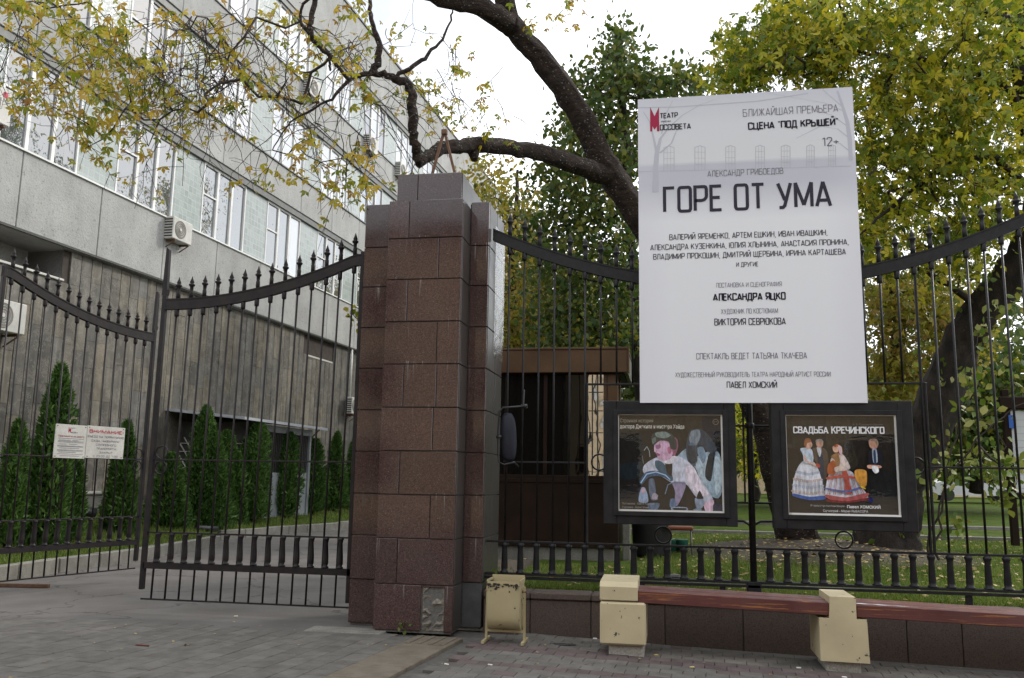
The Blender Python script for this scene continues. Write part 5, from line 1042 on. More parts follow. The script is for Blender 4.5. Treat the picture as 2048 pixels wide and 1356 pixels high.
# ------------------------------------------------------------------ thujas
def thuja(px, py_base, py_top, wpx, n, label, seed, lean=0):
    r = np.random.default_rng(seed); p = atn(px, py_base, n); tp = atn(px, py_top, n); h = tp[2]-p[2]; d = (p-EYE)@_w; R = wpx/FPX*d/2
    e = empty('thuja', label, 'thuja', tuple(p), 0, 'columnar thujas along the driveway'); cnt_ = int(13000*min(1.6, h/3.5*max(1, R/.5)))
    s = r.random(cnt_)**.85; a = r.uniform(0, 2*np.pi, cnt_); lob = 1+.16*np.sin(3*a+seed+4*s)+.12*np.sin(7*a-9*s+seed)+.10*np.sin(17*s+2*a)
    pw = r.uniform(.34, .6); prof = np.where(s < .12, .72+2.3*s, 1.0)*np.clip((1-s)**pw*1.08, .0, 1)+.03+.10*np.sin(s*r.uniform(5, 9)+seed)*(1-s); rad = R*prof*lob*(r.uniform(.70, 1.12, cnt_)); 
    ns_ = int(r.integers(3, 6)); sx_ = np.r_[0, r.normal(0, .38, ns_)]*R; sy_ = np.r_[0, r.normal(0, .38, ns_)]*R; sh_ = np.r_[1, r.uniform(.55, .93, ns_)]; sr_ = np.r_[.80, r.uniform(.42, .66, ns_)]
    q_ = r.choice(ns_+1, cnt_, p=(lambda w: w/w.sum())(sh_*sr_)); rad = rad*sr_[q_]
    C = np.c_[rad*np.cos(a)+sx_[q_]*(1-.4*s), rad*np.sin(a)+sy_[q_]*(1-.4*s), .06+s*h*.97*sh_[q_]]; outw = np.c_[np.cos(a), np.sin(a), np.zeros(cnt_)]
    A = outw*.75+np.array([0, 0, 1.0])*r.uniform(.3, 1.3, (cnt_, 1))+r.normal(0, .35, (cnt_, 3)); A /= np.linalg.norm(A, axis=1, keepdims=True); B = np.cross(A, outw+r.normal(0, .8, (cnt_, 3))); B /= np.linalg.norm(B, axis=1, keepdims=True)+1e-9
    V, F = slim(C, A, B, r.uniform(.08, .17, cnt_)); obj('crown', np_mesh('thuja_crown', V, F), M['leaf_thuja'], e)
    c = MB(); c.lathe([(.05, -.1), (.05, .2), (R*.45, .25), (R*.52, h*.3), (R*.36, h*.6), (R*.14, h*.85), (.01, h*.93)], 0, 0, 9); c.make('trunk', FM((.012, .012, .006), .9), e)  # thin stem widening into an added near-black core that fills the crown
for i, a in enumerate([(12, 1090, 838, 74, -11.8, 'small thuja cut off by the left picture edge'), (86, 1098, 716, 118, -12.0, 'tallest broad thuja with a ragged top behind the left gate leaf'), (134, 1085, 905, 60, -12.3, 'short bushy thuja leaning against the tallest thuja, behind the white notices'),
 (236, 1078, 838, 78, -12.9, 'thuja directly behind the warning notice and the left leaf end'), (333, 1062, 905, 84, -13.2, 'low thuja behind the two iron rings of the gate stile'), (396, 1062, 806, 92, -13.6, 'broad tall thuja left of the porch roof'), (443, 1052, 858, 66, -13.9, 'narrow thuja in front of the white lattice'),
 (503, 1040, 836, 82, -13.6, 'pointed thuja in front of the left porch door'), (568, 1034, 862, 72, -13.8, 'thuja in the middle of the grey porch doors'), (624, 1026, 876, 62, -13.9, 'thuja just right of the porch doors'), (668, 1020, 860, 58, -14.1, 'slim pointed thuja second from the pillar'), (706, 1016, 868, 50, -14.3, 'thuja half hidden behind the granite pillar')]):
    thuja(a[0], a[1], a[2], a[3], a[4], a[5], 40+i)

# ------------------------------------------------------------------ kiosk
KX0, KX1, KY0, KY1 = -3.6, -.79, 14.10, 16.2
kk = empty('guard_kiosk', 'dark brown metal guard kiosk with tall dark windows behind the fence', 'kiosk', ((KX0+KX1)/2, KY0, .4)); IK = (-(KX0+KX1)/2, -KY0, -.4)
def kp(b, n, m, par=None, **k): o = b.make(n, m, par or kk, **k); o.location = IK; return o
kp(MB().box(KX0+.03, KX1-.03, KY0+.05, KY1, .62, 3.3), 'inner_shell', M['dark']) if False else None
b = MB(); b.cbox(KX0, KX1+.16, KY0-.10, KY0-.04, 3.36, 3.73, .006); kp(b, 'fascia', M['kiosk'])
kp(MB().cbox(KX0, KX1+.17, KY0-.115, KY0-.035, 3.731, 3.765, .005), 'fascia_trim', M['kiosk']); kp(MB().cbox(KX1+.161, KX1+.19, KY0-.12, KY0-.08, 3.34, 3.775, .004), 'fascia_corner', M['kiosk'])
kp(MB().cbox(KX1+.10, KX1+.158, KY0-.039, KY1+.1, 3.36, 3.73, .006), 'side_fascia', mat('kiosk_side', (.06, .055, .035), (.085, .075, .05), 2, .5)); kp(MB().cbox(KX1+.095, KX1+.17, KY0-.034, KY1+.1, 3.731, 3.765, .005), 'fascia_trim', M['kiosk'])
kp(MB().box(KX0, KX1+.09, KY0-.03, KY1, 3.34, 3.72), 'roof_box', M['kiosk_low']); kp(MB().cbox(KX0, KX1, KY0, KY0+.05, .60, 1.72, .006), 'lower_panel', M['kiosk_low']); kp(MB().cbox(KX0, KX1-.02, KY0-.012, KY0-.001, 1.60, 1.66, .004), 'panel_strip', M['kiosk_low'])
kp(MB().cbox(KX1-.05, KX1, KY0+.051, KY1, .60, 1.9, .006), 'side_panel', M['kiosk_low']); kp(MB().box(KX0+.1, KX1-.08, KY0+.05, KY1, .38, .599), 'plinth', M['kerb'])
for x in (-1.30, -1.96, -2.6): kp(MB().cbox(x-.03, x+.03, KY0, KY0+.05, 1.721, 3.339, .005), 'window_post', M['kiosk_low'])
kp(MB().cbox(-1.02, KX1, KY0-.005, KY0+.06, 1.722, 3.338, .008), 'corner_post', M['kiosk']); kp(MB().box(-.965, -.955, KY0-.012, KY0-.006, 1.74, 3.32), 'post_seam', M['kiosk_low'])
for a, b_ in ((-3.6, -2.63), (-2.57, -1.99), (-1.93, -1.33), (-1.27, -1.02)):
    m = MB(); m.v = [(a, KY0+.03, 1.72), (b_, KY0+.03, 1.72), (b_, KY0+.03, 3.34), (a, KY0+.03, 3.34)]; m.f = [(0, 1, 2, 3)]; m.smooth = [False]; kp(m, 'pane', M['pane_mirror' if a > -1.3 else 'pane_dark'])
b = MB(); [b.box(x-.008, x+.008, KY0-.006, KY0+.004, 1.73, 3.33) for x in (-1.20, -1.115)]; [b.box(-1.26, -1.03, KY0-.005, KY0+.003, z-.005, z+.005) for z in (2.4, 2.75, 3.05)]; kp(b, 'window_bars', M['dark'])
m = MB(); m.v = [(KX1-.02, KY0+.08, 1.9), (KX1-.02, KY1, 1.9), (KX1-.02, KY1, 3.34), (KX1-.02, KY0+.08, 3.34)]; m.f = [(0, 1, 2, 3)]; m.smooth = [False]; kp(m, 'pane', M['pane_dark']); kp(MB().cbox(KX1-.04, KX1-.001, 14.95, 15.03, 1.9, 3.34, .005), 'window_post', M['kiosk'])
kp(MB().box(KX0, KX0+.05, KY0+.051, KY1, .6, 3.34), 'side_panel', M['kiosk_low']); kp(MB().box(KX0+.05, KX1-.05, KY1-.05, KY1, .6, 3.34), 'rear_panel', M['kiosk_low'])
MB().cbox(-.74, -.62, 14.35, 14.6, .3, .98, .01).make('concrete_post', M['kerb'], label='short pale concrete post at the right foot of the brown kiosk', cat='post')
b = MB(); b.lathe([(.30, 0), (.31, .05), (.33, .62), (.335, .64), (.31, .64), (.30, .55), (.05, .54)], 0, 0, 18); b.make('black_barrel', M['pipe'], loc=(-.30, 15.2, float(LZ(-.3, 15.2))), label='large black plastic barrel standing beside the kiosk', cat='barrel')
MB().tube([(0, 0, 0), (.12, 0, .15)], .03, 6).make('red_rag', FM((.5, .06, .02)), loc=(-.30, 15.1, 1.06), label='small red rag lying on the black barrel rim', cat='rag')
st_ = empty('stool', 'old stool with a brown padded seat and thin metal legs beside the barrel', 'stool', (.18, 15.0, .41)); MB().cbox(-.22, .20, -.18, .18, .46, .52, .018).make('seat', FM((.16, .05, .02), .5), st_)
for x in (-.16, .16):
    for y in (-.13, .13): MB().tube([(x, y, .46), (x*1.12, y*1.1, 0)], .011, 6).make('leg', M['flash'], st_)
for x in (.02, .20): b = MB().lathe([(.10, 0), (.115, .22), (.12, .24), (.10, .24)], 0, 0, 14).make('green_bucket', FM((.02, .09, .06), .5), loc=(x, 15.75, float(LZ(x, 15.75))), label='green bucket on the lawn behind the stool, %s' % ('the one nearer the barrel' if x < .1 else 'the one farther from the barrel'), cat='bucket', group='green buckets')
MB().cbox(-.10, .10, -.09, .09, 0, .11, .02).make('black_box', M['pipe'], loc=(.02, 11.3, .40), label='small black box in the grass just behind the fence balusters', cat='box')

# ------------------------------------------------------------------ park notice board at the right
nbd = empty('park_board', 'brown framed park notice board with white ruled sheets at the right edge', 'notice board', (7.9, 19.6, .5))
for x in (-1.05, .9): MB().cbox(x-.07, x+.07, -.06, .06, 0, 3.15, .01).make('post', M['kiosk_low'], nbd)
MB().cbox(-.98, .82, -.02, .03, 1.05, 2.72, .01).make('sheet', FM((.56, .58, .60)), nbd); MB().cbox(-1.2, 1.1, -.12, .12, 2.74, 3.0, .02).make('hood', M['kiosk_low'], nbd); MB().cbox(-1.1, 1.0, -.08, .05, .93, 1.045, .01).make('shelf', M['kiosk_low'], nbd)
for k in range(11):
    z = 2.55-.138*k; MB().box(-.93, .78, -.024, -.021, z-.03, z-.024).make('ruled_line', FM((.35, .36, .38)), nbd)
    o = write(MB(), ['ПОН', 'ВТОР', '111', 'ЧЕТВ', 'ПЯТН', 'СУББ', 'ВОСК', 'ЧАСЫ', 'САД', 'ВХОД', 'ТЕЛ'][k], -.60, -.10+.05*(k % 3), z, .065, .16, -.026).make('lettering', FM((.06, .06, .09) if k else (.4, .05, .12)), nbd)
MB().cbox(-1.03, -.90, -.075, -.065, 2.35, 2.62, .004).make('blue_label', FM((.05, .13, .45)), nbd)
# far garden wall and cars beyond the lawn
fw = empty('far_wall', 'long low pale wall beyond the lawn seen between the display cases', 'wall', (8, 58, .9)); MB().box(-30, 40, 0, .5, -.8, 3.2).make('panel', M['tan_brick'], fw); MB().box(-30, 40, -.06, .55, 3.21, 3.35).make('coping', M['kerb'], fw)
def car(x, y, z, c, label, rz=0):
    e = empty('parked_car', label, 'car', (x, y, z), rz, 'cars parked beyond the lawn')
    MB().prism([(-2.1, .30), (2.1, .30), (2.15, .62), (2.0, .80), (1.15, .92), (.55, 1.38), (-.85, 1.42), (-1.6, .98), (-2.1, .88)], -.82, .82).make('body', FM(c, .25), e)
    MB().prism([(1.0, .93), (.50, 1.32), (-.80, 1.36), (-1.40, .98)], -.825, .825).make('side_window', M['pane_dark'], e)
    for xx in (-1.35, 1.35):
        for s in (-1, 1): MB().rings([[(xx+.32*math.cos(a), s*.70+yy, .32+.32*math.sin(a)) for a in np.linspace(0, 6.283, 17)[:-1]] for yy in (0, s*.14)]).make('wheel', M['pipe'], e)
    for s in (-1, 1): MB().cbox(2.08, 2.16, s*.6-.15, s*.6+.15, .6, .72, .02).make('headlight', M['white'], e)
car(7.5, 52, 1.0, (.35, .33, .28), 'beige parked car beyond the lawn, seen between the two display cases'); car(15.5, 50, 1.0, (.6, .6, .62), 'white parked car beyond the lawn, right of the ivy clad trunk')

# ------------------------------------------------------------------ building across the street (seen as a reflection)
ob = empty('street_building', 'tan building across the street mirrored in the kiosk panes and polished granite', 'building', (0, -15, 0))
MB().box(-34, 30, -8, -.3, -.2, 12.0).make('wall', M['tan_brick'], ob); MB().box(-34.3, 30.3, -.5, .25, 11.7, 12.1).make('cornice', M['kerb'], ob)
for r_ in range(3):
    for k in range(13):
        f = MB().box(0, 2.2, -.29, -.2, 0, 2.3).make('window', M['white_dirty'], ob); f.location = (-32+4.8*k, 0, 1.2+3.3*r_); p = MB().box(.12, 2.08, -.199, -.18, .12, 2.18).make('pane', M['pane_dark'], f)

# ------------------------------------------------------------------ trees
def smoothline(P, R, k=5, jit_=0.0, seed=0):
    r = np.random.default_rng(seed); P = np.array(P, float); n = len(P); out, rr = [], []
    for i in range(n-1):
        p0, p1, p2, p3 = P[max(i-1, 0)], P[i], P[i+1], P[min(i+2, n-1)]
        for j in range(k):
            t = j/k; out.append(.5*((2*p1)+(-p0+p2)*t+(2*p0-5*p1+4*p2-p3)*t*t+(-p0+3*p1-3*p2+p3)*t**3)+r.normal(0, jit_, 3)); rr.append(R[i]*(1-t)+R[i+1]*t)
    out.append(P[-1]); rr.append(R[-1]); return out, [q*(1+r.uniform(-.05, .06)) for q in rr]
def knobbly(b, P, R, n=14, seed=0, amp=.09):
    b.tube(P, R, n); i0 = len(b.v)-len(P)*n; r = np.random.default_rng(seed)
    for i in range(len(P)):
        for k in range(n): v = Vector(b.v[i0+i*n+k]); c = Vector(P[i]); b.v[i0+i*n+k] = tuple(c+(v-c)*(1+amp*math.sin(k*2.1+i*.35)+r.uniform(-amp, amp)*.6))
def px_line(pts): return [at(x, y, Y) for x, y, Y in pts]
def blob(px, py, rx, ry, Y0, Y1, n, r):
    a = r.uniform(0, 2*np.pi, n); q = np.sqrt(r.random(n)); X = px+rx*q*np.cos(a); Yp = py+ry*q*np.sin(a); D = r.uniform(Y0, Y1, n); return [at(X[i], Yp[i], D[i]) for i in range(n)]
def grow(limbs, clusters, r, step=.45, jit_=.06, rb=.0035):
    N = [np.array(p) for l in limbs for p in l]; n0 = len(N); par = [-1]*n0; cnt_ = [0]*n0
    base = np.array(N); C = np.array(clusters); order = np.argsort(np.min(np.linalg.norm(C[:, None]-base[None, ::3], axis=2), axis=1)); arr = np.zeros((n0+len(C)*40, 3)); arr[:n0] = base; n = n0; chains = []
    for ci in order:
        c = C[ci]; d = np.linalg.norm(arr[:n]-c, axis=1); j = int(np.argmin(d)); k = max(1, int(math.ceil(d[j]/step))); k = min(k, 30); a = arr[j].copy(); idx = [j]
        bend = r.normal(0, .12, 3)*d[j]
        for s in range(1, k+1):
            t = s/k; p = a+(c-a)*t+bend*math.sin(math.pi*t)+(r.normal(0, jit_, 3) if s < k else 0); 
            if n >= len(arr): break
            arr[n] = p; par.append(idx[-1]); cnt_.append(0); idx.append(n); n += 1
        chains.append(idx)
    for idx in chains:
        q = idx[-1]
        while q >= 0: cnt_[q] += 1; q = par[q]
    b = MB()
    for idx in chains:
        pts = [tuple(arr[q]) for q in idx]; rad = [rb*math.sqrt(cnt_[q]) if q >= n0 else rb*math.sqrt(cnt_[idx[min(1, len(idx)-1)]]) for q in idx]; b.tube(pts, [max(x, .004) for x in rad], 4 if max(rad) > .012 else 3, cap=False)
    return b
def leaves(clusters, per, spread, size, r, down=.6, shape=None):
    C = np.repeat(np.array(clusters), per, axis=0); n = len(C); C = C+r.normal(0, 1, (n, 3))*spread; global rng; keep = rng; rng = r; A, B = frame(n, down, .6); rng = keep
    return (shape or leaf_shapes)(C, A, B, r.uniform(size*.6, size*1.3, n))
def strands(b, starts, r, L=(.5, 1.6), side=5):
    tips = []
    for s in starts:
        p = np.array(s); Ln = r.uniform(*L); k = int(Ln/.12)+2; d = np.array([r.normal(0, .5), r.normal(0, .5), -.5]); P = [p.copy()]
        for i in range(k): d = d+r.normal(0, .22, 3)+np.array([0, 0, -.12]); d /= np.linalg.norm(d); p = p+d*.12; P.append(p.copy())
        b.tube([tuple(q) for q in P], list(np.linspace(.007, .003, len(P))), 3, cap=False); tips.append(P[-1])
        for q in range(side):
            i = r.integers(1, len(P)-1); d2 = r.normal(0, .6, 3)+np.array([0, 0, -.4]); d2 /= np.linalg.norm(d2); q0 = P[i]; q1 = q0+d2*r.uniform(.08, .2); q2 = q1+(d2+r.normal(0, .4, 3))*r.uniform(.08, .22); b.tube([tuple(q0), tuple(q1), tuple(q2)], [.004, .003, .0025], 3, cap=False); tips.append(q2)
    return tips
def tree(name, label, base, parts, group=None):    # parts: (name, mesh or MB, material)
    e = empty(name, label, 'tree', tuple(base), 0, group)
    for nm, m, mt in parts:
        me = m.mesh(nm) if isinstance(m, MB) else m; o = obj(nm, me, mt, e, kind='stuff' if nm in ('twigs', 'branches', 'ivy') else None); o.location = tuple(-np.array(base))
    return e
# leaning box elder whose branches hang over the gate
r = np.random.default_rng(21)
main = px_line([(1600, 1092, 17.6), (1572, 980, 17.3), (1520, 830, 16.8), (1425, 650, 16.0), (1290, 450, 15.0), (1212, 335, 14.4), (1160, 230, 13.9), (1090, 125, 13.4), (1018, 42, 12.9), (1008, -60, 12.5), (990, -260, 12.0)])
fork = px_line([(1030, 55, 12.95), (965, 16, 12.4), (880, -5, 11.9), (790, -55, 11.2), (640, -130, 10.5), (420, -190, 10.0), (180, -190, 9.6), (-60, -160, 9.3)])
low = px_line([(1215, 352, 14.4), (1120, 318, 13.4), (1040, 298, 12.6), (960, 290, 11.9), (900, 293, 11.3), (858, 310, 10.9), (836, 330, 10.6)])
upb = px_line([(838, 325, 10.6), (829, 285, 10.5), (825, 230, 10.4), (818, 176, 10.3), (790, 156, 10.2), (745, 146, 10.1), (700, 160, 10), (650, 205, 9.8), (590, 236, 9.6), (545, 300, 9.4)])
up2 = px_line([(745, 146, 10.1), (760, 100, 10.1), (745, 40, 10.1), (735, -30, 10.2), (700, -120, 10.4)])
up3 = px_line([(790, 152, 10.2), (850, 115, 10.4), (890, 70, 10.6), (905, 20, 10.8)]); up4 = px_line([(700, 160, 10), (640, 90, 10), (600, 30, 9.9), (640, -30, 9.9), (660, -90, 10)])
up5 = px_line([(630, -40, 9.7), (625, 30, 9.7), (622, 70, 9.7), (655, 110, 9.8), (660, 140, 9.8)])
b = MB(); limbs = []
for L_, R_, n_, sd in ((main, [.42, .31, .27, .245, .23, .22, .20, .18, .165, .14, .1], 16, 1), (fork, [.17, .15, .13, .11, .09, .07, .05, .03], 12, 2), (low, [.17, .135, .12, .11, .095, .075, .04], 12, 3), (upb, [.055, .062, .064, .060, .050, .036, .024, .016, .011, .006], 9, 4), (up2, [.05, .04, .032, .026, .02], 7, 5), (up3, [.03, .024, .018, .012], 6, 6), (up4, [.026, .022, .02, .024, .03], 6, 7), (up5, [.035, .033, .03, .02, .014], 6, 8)):
    P, R_ = smoothline(L_, R_, 6, .012, sd); knobbly(b, P, R_, n_, sd); limbs.append(P)
k0 = at(948, 305, 11.8); b.tube([tuple(k0), tuple(k0+np.array([.02, -.04, -.13]))], [.09, .05], 8)
low_tip = at(845, 322, 10.7); b.tube([tuple(low_tip), tuple(low_tip+np.array([-.05, -.02, -.09]))], [.07, .03], 7)
BL = [(150, 60, 130, 60, 8.6, 10.4, 42), (240, 120, 90, 70, 8.4, 10, 40), (110, 150, 80, 50, 8.4, 10, 18), (170, 220, 120, 45, 8.3, 9.8, 36), (70, 190, 60, 40, 8.3, 9.6, 12), (230, 275, 90, 30, 8.4, 9.6, 14), (330, 60, 60, 60, 8.8, 10.4, 10), (470, 60, 90, 60, 9, 10.6, 15), (500, 130, 60, 60, 9, 10.4, 10), (570, 40, 70, 50, 9.2, 10.8, 15), (340, 200, 60, 30, 8.8, 10, 9), (415, 215, 40, 22, 8.8, 9.8, 8), (590, 200, 50, 60, 9.4, 10.4, 8), (700, 60, 90, 70, 9.8, 11, 14), (820, 60, 70, 60, 10, 11.5, 9), (740, 230, 60, 70, 9.8, 10.6, 9), (690, 340, 60, 50, 9.6, 10.4, 14), (700, 370, 40, 25, 9.6, 10.2, 8), (560, 280, 60, 40, 9.2, 10.2, 7), (560, 350, 60, 40, 9.2, 10.2, 7), (930, 190, 60, 60, 10.6, 12, 6), (960, 260, 60, 50, 11, 12, 4), (1060, 40, 50, 40, 12, 13.5, 8), (1160, 20, 40, 30, 12.4, 13.6, 4), (860, 130, 60, 60, 10.2, 11.5, 6), (640, 110, 70, 50, 9.7, 10.6, 8), (20, 20, 40, 40, 8.6, 9.6, 10), (190, 330, 80, 30, 8.6, 9.6, 4)]
cl = [c for q in BL for c in blob(*q, r)]; cl = [cl[i] for i in r.permutation(len(cl))[:int(len(cl)*.62)]]; tw = grow(limbs, cl, r, .3, .045, .0021)
stt = blob(300, 80, 330, 100, 8.8, 10.8, 52, r)+blob(620, 140, 150, 110, 9.3, 10.6, 26, r)+blob(360, 120, 110, 90, 9, 10, 36, r)+blob(700, 220, 90, 90, 9.6, 10.4, 12, r); tips = strands(tw, stt, r, (.5, 1.5), 7); tips2 = strands(tw, blob(860, 130, 150, 110, 10.2, 12.2, 16, r)+blob(1000, 230, 60, 60, 11.2, 12, 4, r), r, (.3, .7), 3)
tw2 = grow(limbs, stt, r, .3, .04, .0018)
cl = [cl[i] for i in r.permutation(len(cl))[:int(len(cl)*.70)]]; V1, F1 = leaves(cl, 10, .10, .105, r, 1.0, lobed); tp_ = [tips[i] for i in r.choice(len(tips), 150, replace=False)]+[tips2[i] for i in r.choice(len(tips2), 34, replace=False)]; V2, F2 = leaves(tp_, 4, .05, .08, r, 1.2, lobed)
tree('leaning_tree', 'leaning dark speckled tree whose yellow leafed branches reach over pillar and gate', main[0], [('trunk', b, M['bark_speckle']), ('twigs', tw, M['twig']), ('twigs', tw2, M['twig']), ('crown', np_mesh('crown', np.vstack([V1, V2]), np.vstack([F1, F2+len(V1)])), M['leaf_yellow'])])
for q in range(5):        # thin water shoots standing on the low limb
    pass
# ivy clad tree with the big green-yellow crown at the right
r = np.random.default_rng(33)
tm_ = px_line([(1770, 1112, 17.2), (1795, 990, 17.1), (1850, 870, 17.0), (1905, 725, 16.8), (1965, 620, 16.5), (2040, 520, 16.2), (2085, 380, 15.9), (2062, 220, 15.8), (2040, 80, 15.7), (2030, -80, 15.6), (2020, -300, 15.6)])
br1 = px_line([(2075, 260, 15.8), (2010, 175, 15.3), (1940, 140, 14.9), (1850, 120, 14.5), (1760, 110, 14.2), (1640, 90, 14)]); br2 = px_line([(2080, 400, 15.9), (1990, 320, 15.2), (1900, 330, 14.7), (1800, 400, 14.3), (1720, 470, 14.1)]); br3 = px_line([(2040, 60, 15.7), (1900, -20, 15.3), (1760, -40, 15), (1600, -30, 14.6)]); br4 = px_line([(1965, 620, 16.5), (1880, 560, 15.8), (1800, 520, 15.3), (1750, 560, 15)])
br5 = px_line([(1760, 110, 14.2), (1700, 60, 14.4), (1670, -40, 14.6)])
b = MB(); limbs = []
for L_, R_, n_, sd in ((tm_, [.58, .44, .38, .34, .30, .27, .24, .22, .20, .18, .12], 16, 11), (br1, [.10, .075, .06, .045, .03, .015], 8, 12), (br2, [.08, .06, .045, .03, .014], 8, 13), (br3, [.09, .07, .05, .02], 8, 14), (br4, [.07, .05, .03, .014], 7, 15), (br5, [.03, .025, .015], 6, 16)):
    P, R_ = smoothline(L_, R_, 6, .015, sd); knobbly(b, P, R_, n_, sd, .12); limbs.append(P)
BL = [(1560, 100, 120, 60, 13.5, 16.5, 130), (1500, 130, 70, 40, 13.5, 16, 60), (1640, 60, 130, 80, 13.5, 17, 170), (1760, 150, 140, 90, 13.5, 17, 190), (1900, 80, 140, 110, 13.5, 17.5, 210), (1850, 250, 150, 100, 13.5, 17.5, 230), (1980, 260, 90, 120, 13.5, 17.5, 130), (1780, 360, 100, 90, 13.8, 17.5, 120), (1930, 420, 110, 80, 13.8, 17.5, 130), (1760, 500, 60, 60, 14, 17, 45), (1880, 520, 100, 60, 14, 17.5, 60), (1700, 10, 160, 50, 14, 17, 90), (1990, 40, 90, 80, 14, 17, 80), (2100, 250, 80, 250, 14, 18, 120), (1450, 160, 40, 35, 13.6, 15.5, 20)]
cl = [c for q in BL for c in blob(*q, r)]; cl = [cl[i] for i in r.permutation(len(cl))[:int(len(cl)*.75)]]; tw = grow(limbs, cl, r, .5, .07, .0036); V1, F1 = leaves(cl, 12, .15, .135, r, .5, lobed)
iv = np.array([np.array(p) for p in limbs[0][4:34]]); ivc = [iv[r.integers(len(iv))]+r.normal(0, .34, 3) for _ in range(150)]; V3, F3 = leaves(ivc, 4, .10, .12, r, .9)
tree('ivy_clad_tree', 'thick dark ivy clad trunk leaning right under a large green and yellow crown', tm_[0], [('trunk', b, M['bark']), ('twigs', tw, M['twig']), ('crown', np_mesh('crown', V1, F1), M['leaf_green_yellow']), ('ivy', np_mesh('ivy', V3, F3), M['leaf_varieg'])])
# low suckers with pale edged leaves in front of that trunk
r = np.random.default_rng(35); st0 = px_line([(1870, 1120, 14.2), (1880, 1010, 14.2), (1905, 900, 14.3), (1940, 800, 14.4)]); st1 = px_line([(1850, 1120, 14.3), (1900, 950, 14.2), (1990, 850, 14.2), (2060, 800, 14.2)])
b = MB(); limbs = []
for L_ in (st0, st1): P, R_ = smoothline(L_, [.02, .016, .012, .008], 5, .02, 3); b.tube([tuple(p) for p in P], R_, 5); limbs.append(P)
cl = [c for q in [(1930, 930, 90, 50, 13.6, 15, 20), (2010, 960, 50, 50, 13.6, 15, 16), (1900, 1040, 30, 30, 14, 14.6, 4), (1960, 790, 90, 60, 13.8, 15.2, 12), (1990, 640, 60, 70, 14, 15.5, 6)] for c in blob(*q, r)]
tw = grow(limbs, cl, r, .3, .05); V1, F1 = leaves(cl, 5, .10, .14, r, .8); b.v_ = None
tree('sucker_shrub', 'straggly shrub of pale edged leaves in front of the ivy clad trunk', st0[0], [('stem', b, M['twig']), ('twigs', tw, M['twig']), ('crown', np_mesh('crown', V1, F1), M['leaf_varieg'])])
# dark green tree behind the kiosk
def bg_tree(name, label, Yt, trunk, BL, per, spread, size, lm, seed, group=None, step=.8, R_=None, twig_r=.006):
    r = np.random.default_rng(seed); P, RR = smoothline(px_line([(x, y, Yt) for x, y in trunk]), R_ or list(np.linspace(.28, .06, len(trunk))), 5, .03, seed); b = MB(); knobbly(b, P, RR, 10, seed)
    cl = [c for q in BL for c in blob(*q, r)]; tw = grow([P], cl, r, step, .10, twig_r); V, F = leaves(cl, per, spread, size, r, .4, lobed if size < .19 else None)
    return tree(name, label, P[0], [('trunk', b, M['bark']), ('branches', tw, M['twig']), ('crown', np_mesh('crown', V, F), lm)], group)
bg_tree('linden_tree', 'tall dark green tree behind the kiosk and the poster top left corner', 27, [(1290, 1010), (1285, 850), (1275, 650), (1262, 450), (1250, 250), (1238, 100), (1230, 62)],
 [(1232, 78, 22, 28, 26, 28, 26), (1248, 130, 40, 40, 25.5, 28.5, 40), (1170, 165, 30, 40, 26, 28, 20), (1240, 200, 75, 50, 25, 29, 90), (1330, 165, 75, 28, 25.5, 28.5, 50), (1390, 170, 40, 25, 26, 28, 22), (1160, 265, 55, 45, 25, 29, 60), (1250, 290, 70, 60, 24.5, 29, 100), (1120, 330, 35, 35, 25, 28, 22), (1180, 380, 80, 60, 24.5, 29, 100), (1230, 470, 80, 60, 24.5, 29, 90), (1110, 455, 60, 50, 24.5, 29, 60), (1110, 560, 60, 60, 24.5, 29, 70), (1210, 580, 80, 70, 24.5, 29, 100), (1120, 650, 80, 50, 24.5, 28, 70), (1230, 670, 60, 40, 24.5, 28, 50), (1080, 350, 20, 25, 25.5, 27, 8)], 12, .30, .20, M['leaf_dark'], 51)
bg_tree('yellow_maple', 'sparse yellow autumn tree behind the right side of the pillar', 33, [(1030, 990), (1035, 850), (1030, 700), (1025, 560), (1030, 440), (1035, 340)],
 [(985, 400, 30, 60, 31, 35, 26), (1040, 400, 50, 70, 31, 35, 26), (1030, 500, 50, 60, 30, 35, 50), (1050, 600, 60, 60, 30, 35, 70), (1020, 670, 50, 50, 30, 35, 60), (1110, 640, 50, 50, 30, 35, 40), (1160, 520, 60, 40, 31, 35, 30), (960, 350, 30, 40, 31, 35, 8), (1180, 680, 60, 30, 30, 34, 30)], 22, .42, .20, M['leaf_olive'], 52)
bg_tree('park_tree', 'dark trunked tree seen right of the poster under the yellow crown', 21.5, [(1795, 1030), (1792, 880), (1800, 720), (1790, 600), (1758, 460), (1745, 340), (1735, 220)],
 [(1780, 620, 60, 60, 20, 23, 60), (1860, 600, 60, 60, 20, 23, 60), (1800, 740, 60, 50, 20, 23, 50), (1770, 440, 40, 60, 20, 23, 30), (1900, 690, 60, 60, 20, 23, 40), (1760, 800, 40, 40, 20, 23, 24)], 22, .30, .15, M['leaf_olive'], 53, R_=[.20, .18, .16, .15, .13, .10, .07])
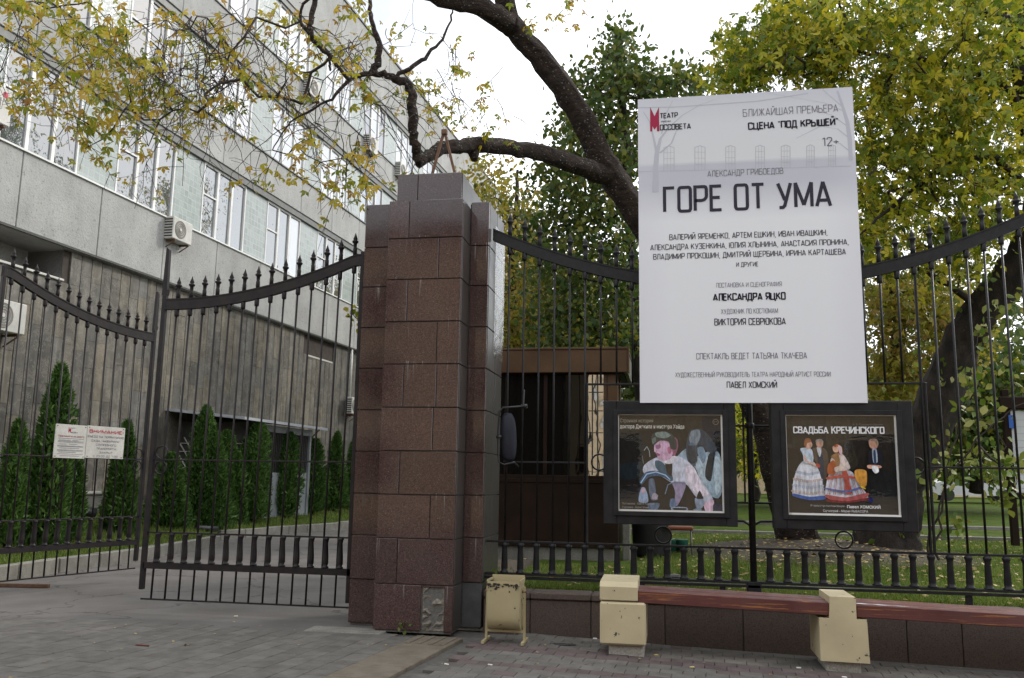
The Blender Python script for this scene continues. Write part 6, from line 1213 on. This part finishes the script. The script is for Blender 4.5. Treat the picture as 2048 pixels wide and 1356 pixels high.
bg_tree('park_tree', 'slim tree between the display cases with low yellow green leaves', 24, [(1512, 1005), (1510, 900), (1500, 800), (1495, 700)], [(1480, 860, 30, 50, 23, 25, 22), (1540, 880, 30, 50, 23, 25, 20), (1500, 920, 40, 20, 23, 25, 12)], 18, .22, .13, M['leaf_green_yellow'], 54, R_=[.09, .08, .07, .05])
bg_tree('far_tree', 'far green tree behind the right half of the fence', 40, [(1950, 985), (1955, 850), (1960, 650), (1950, 500)], [(1900, 860, 90, 60, 37, 43, 70), (2020, 850, 60, 90, 37, 43, 70), (1900, 790, 100, 40, 37, 43, 40), (2010, 760, 80, 50, 37, 43, 30), (2010, 660, 60, 60, 37, 43, 26), (1900, 690, 60, 50, 37, 43, 16)], 26, .75, .34, M['leaf_dark'], 55, 'far trees behind the park', 1.2)
bg_tree('far_tree', 'far green tree filling the gap behind the poster and kiosk', 42, [(1400, 985), (1405, 850), (1400, 650), (1390, 450)], [(1330, 850, 110, 80, 39, 45, 90), (1480, 860, 90, 50, 39, 45, 60), (1560, 830, 80, 60, 39, 45, 60), (1400, 700, 120, 90, 39, 45, 60), (1700, 820, 100, 80, 39, 45, 80), (1180, 820, 90, 90, 39, 45, 60), (1240, 640, 90, 90, 39, 45, 60)], 26, .8, .36, M['leaf_dark'], 56, 'far trees behind the park', 1.2)
bg_tree('far_tree', 'far olive tree left of the kiosk roof behind the pillar edge', 46, [(1080, 990), (1085, 850), (1080, 700), (1075, 600)], [(1060, 700, 90, 70, 43, 49, 90), (1010, 620, 50, 90, 43, 49, 50), (1120, 620, 80, 60, 43, 49, 60), (1040, 820, 60, 90, 43, 49, 60)], 26, .8, .36, M['leaf_olive'], 57, 'far trees behind the park', 1.2)
# sprig beside the pillar
r = np.random.default_rng(60); pp_ = at(716, 640, 10.6); cl = [pp_+r.normal(0, .09, 3)*np.array([.6, 1, 1]) for _ in range(9)]; V, F = leaves(cl, 6, .05, .085, r, .6); V = V-pp_; e = empty('leafy_sprig', 'green leafy sprig poking out left of the granite pillar', 'sprig', tuple(pp_)); obj('leaf_cluster', np_mesh('leaf_cluster', V, F), M['leaf_green_yellow'], e); MB().tube([(.3, .3, -.3), (.1, .1, -.1), (-.05, 0, .05), (-.1, -.02, .12)], .006, 4).make('stem', M['twig'], e)
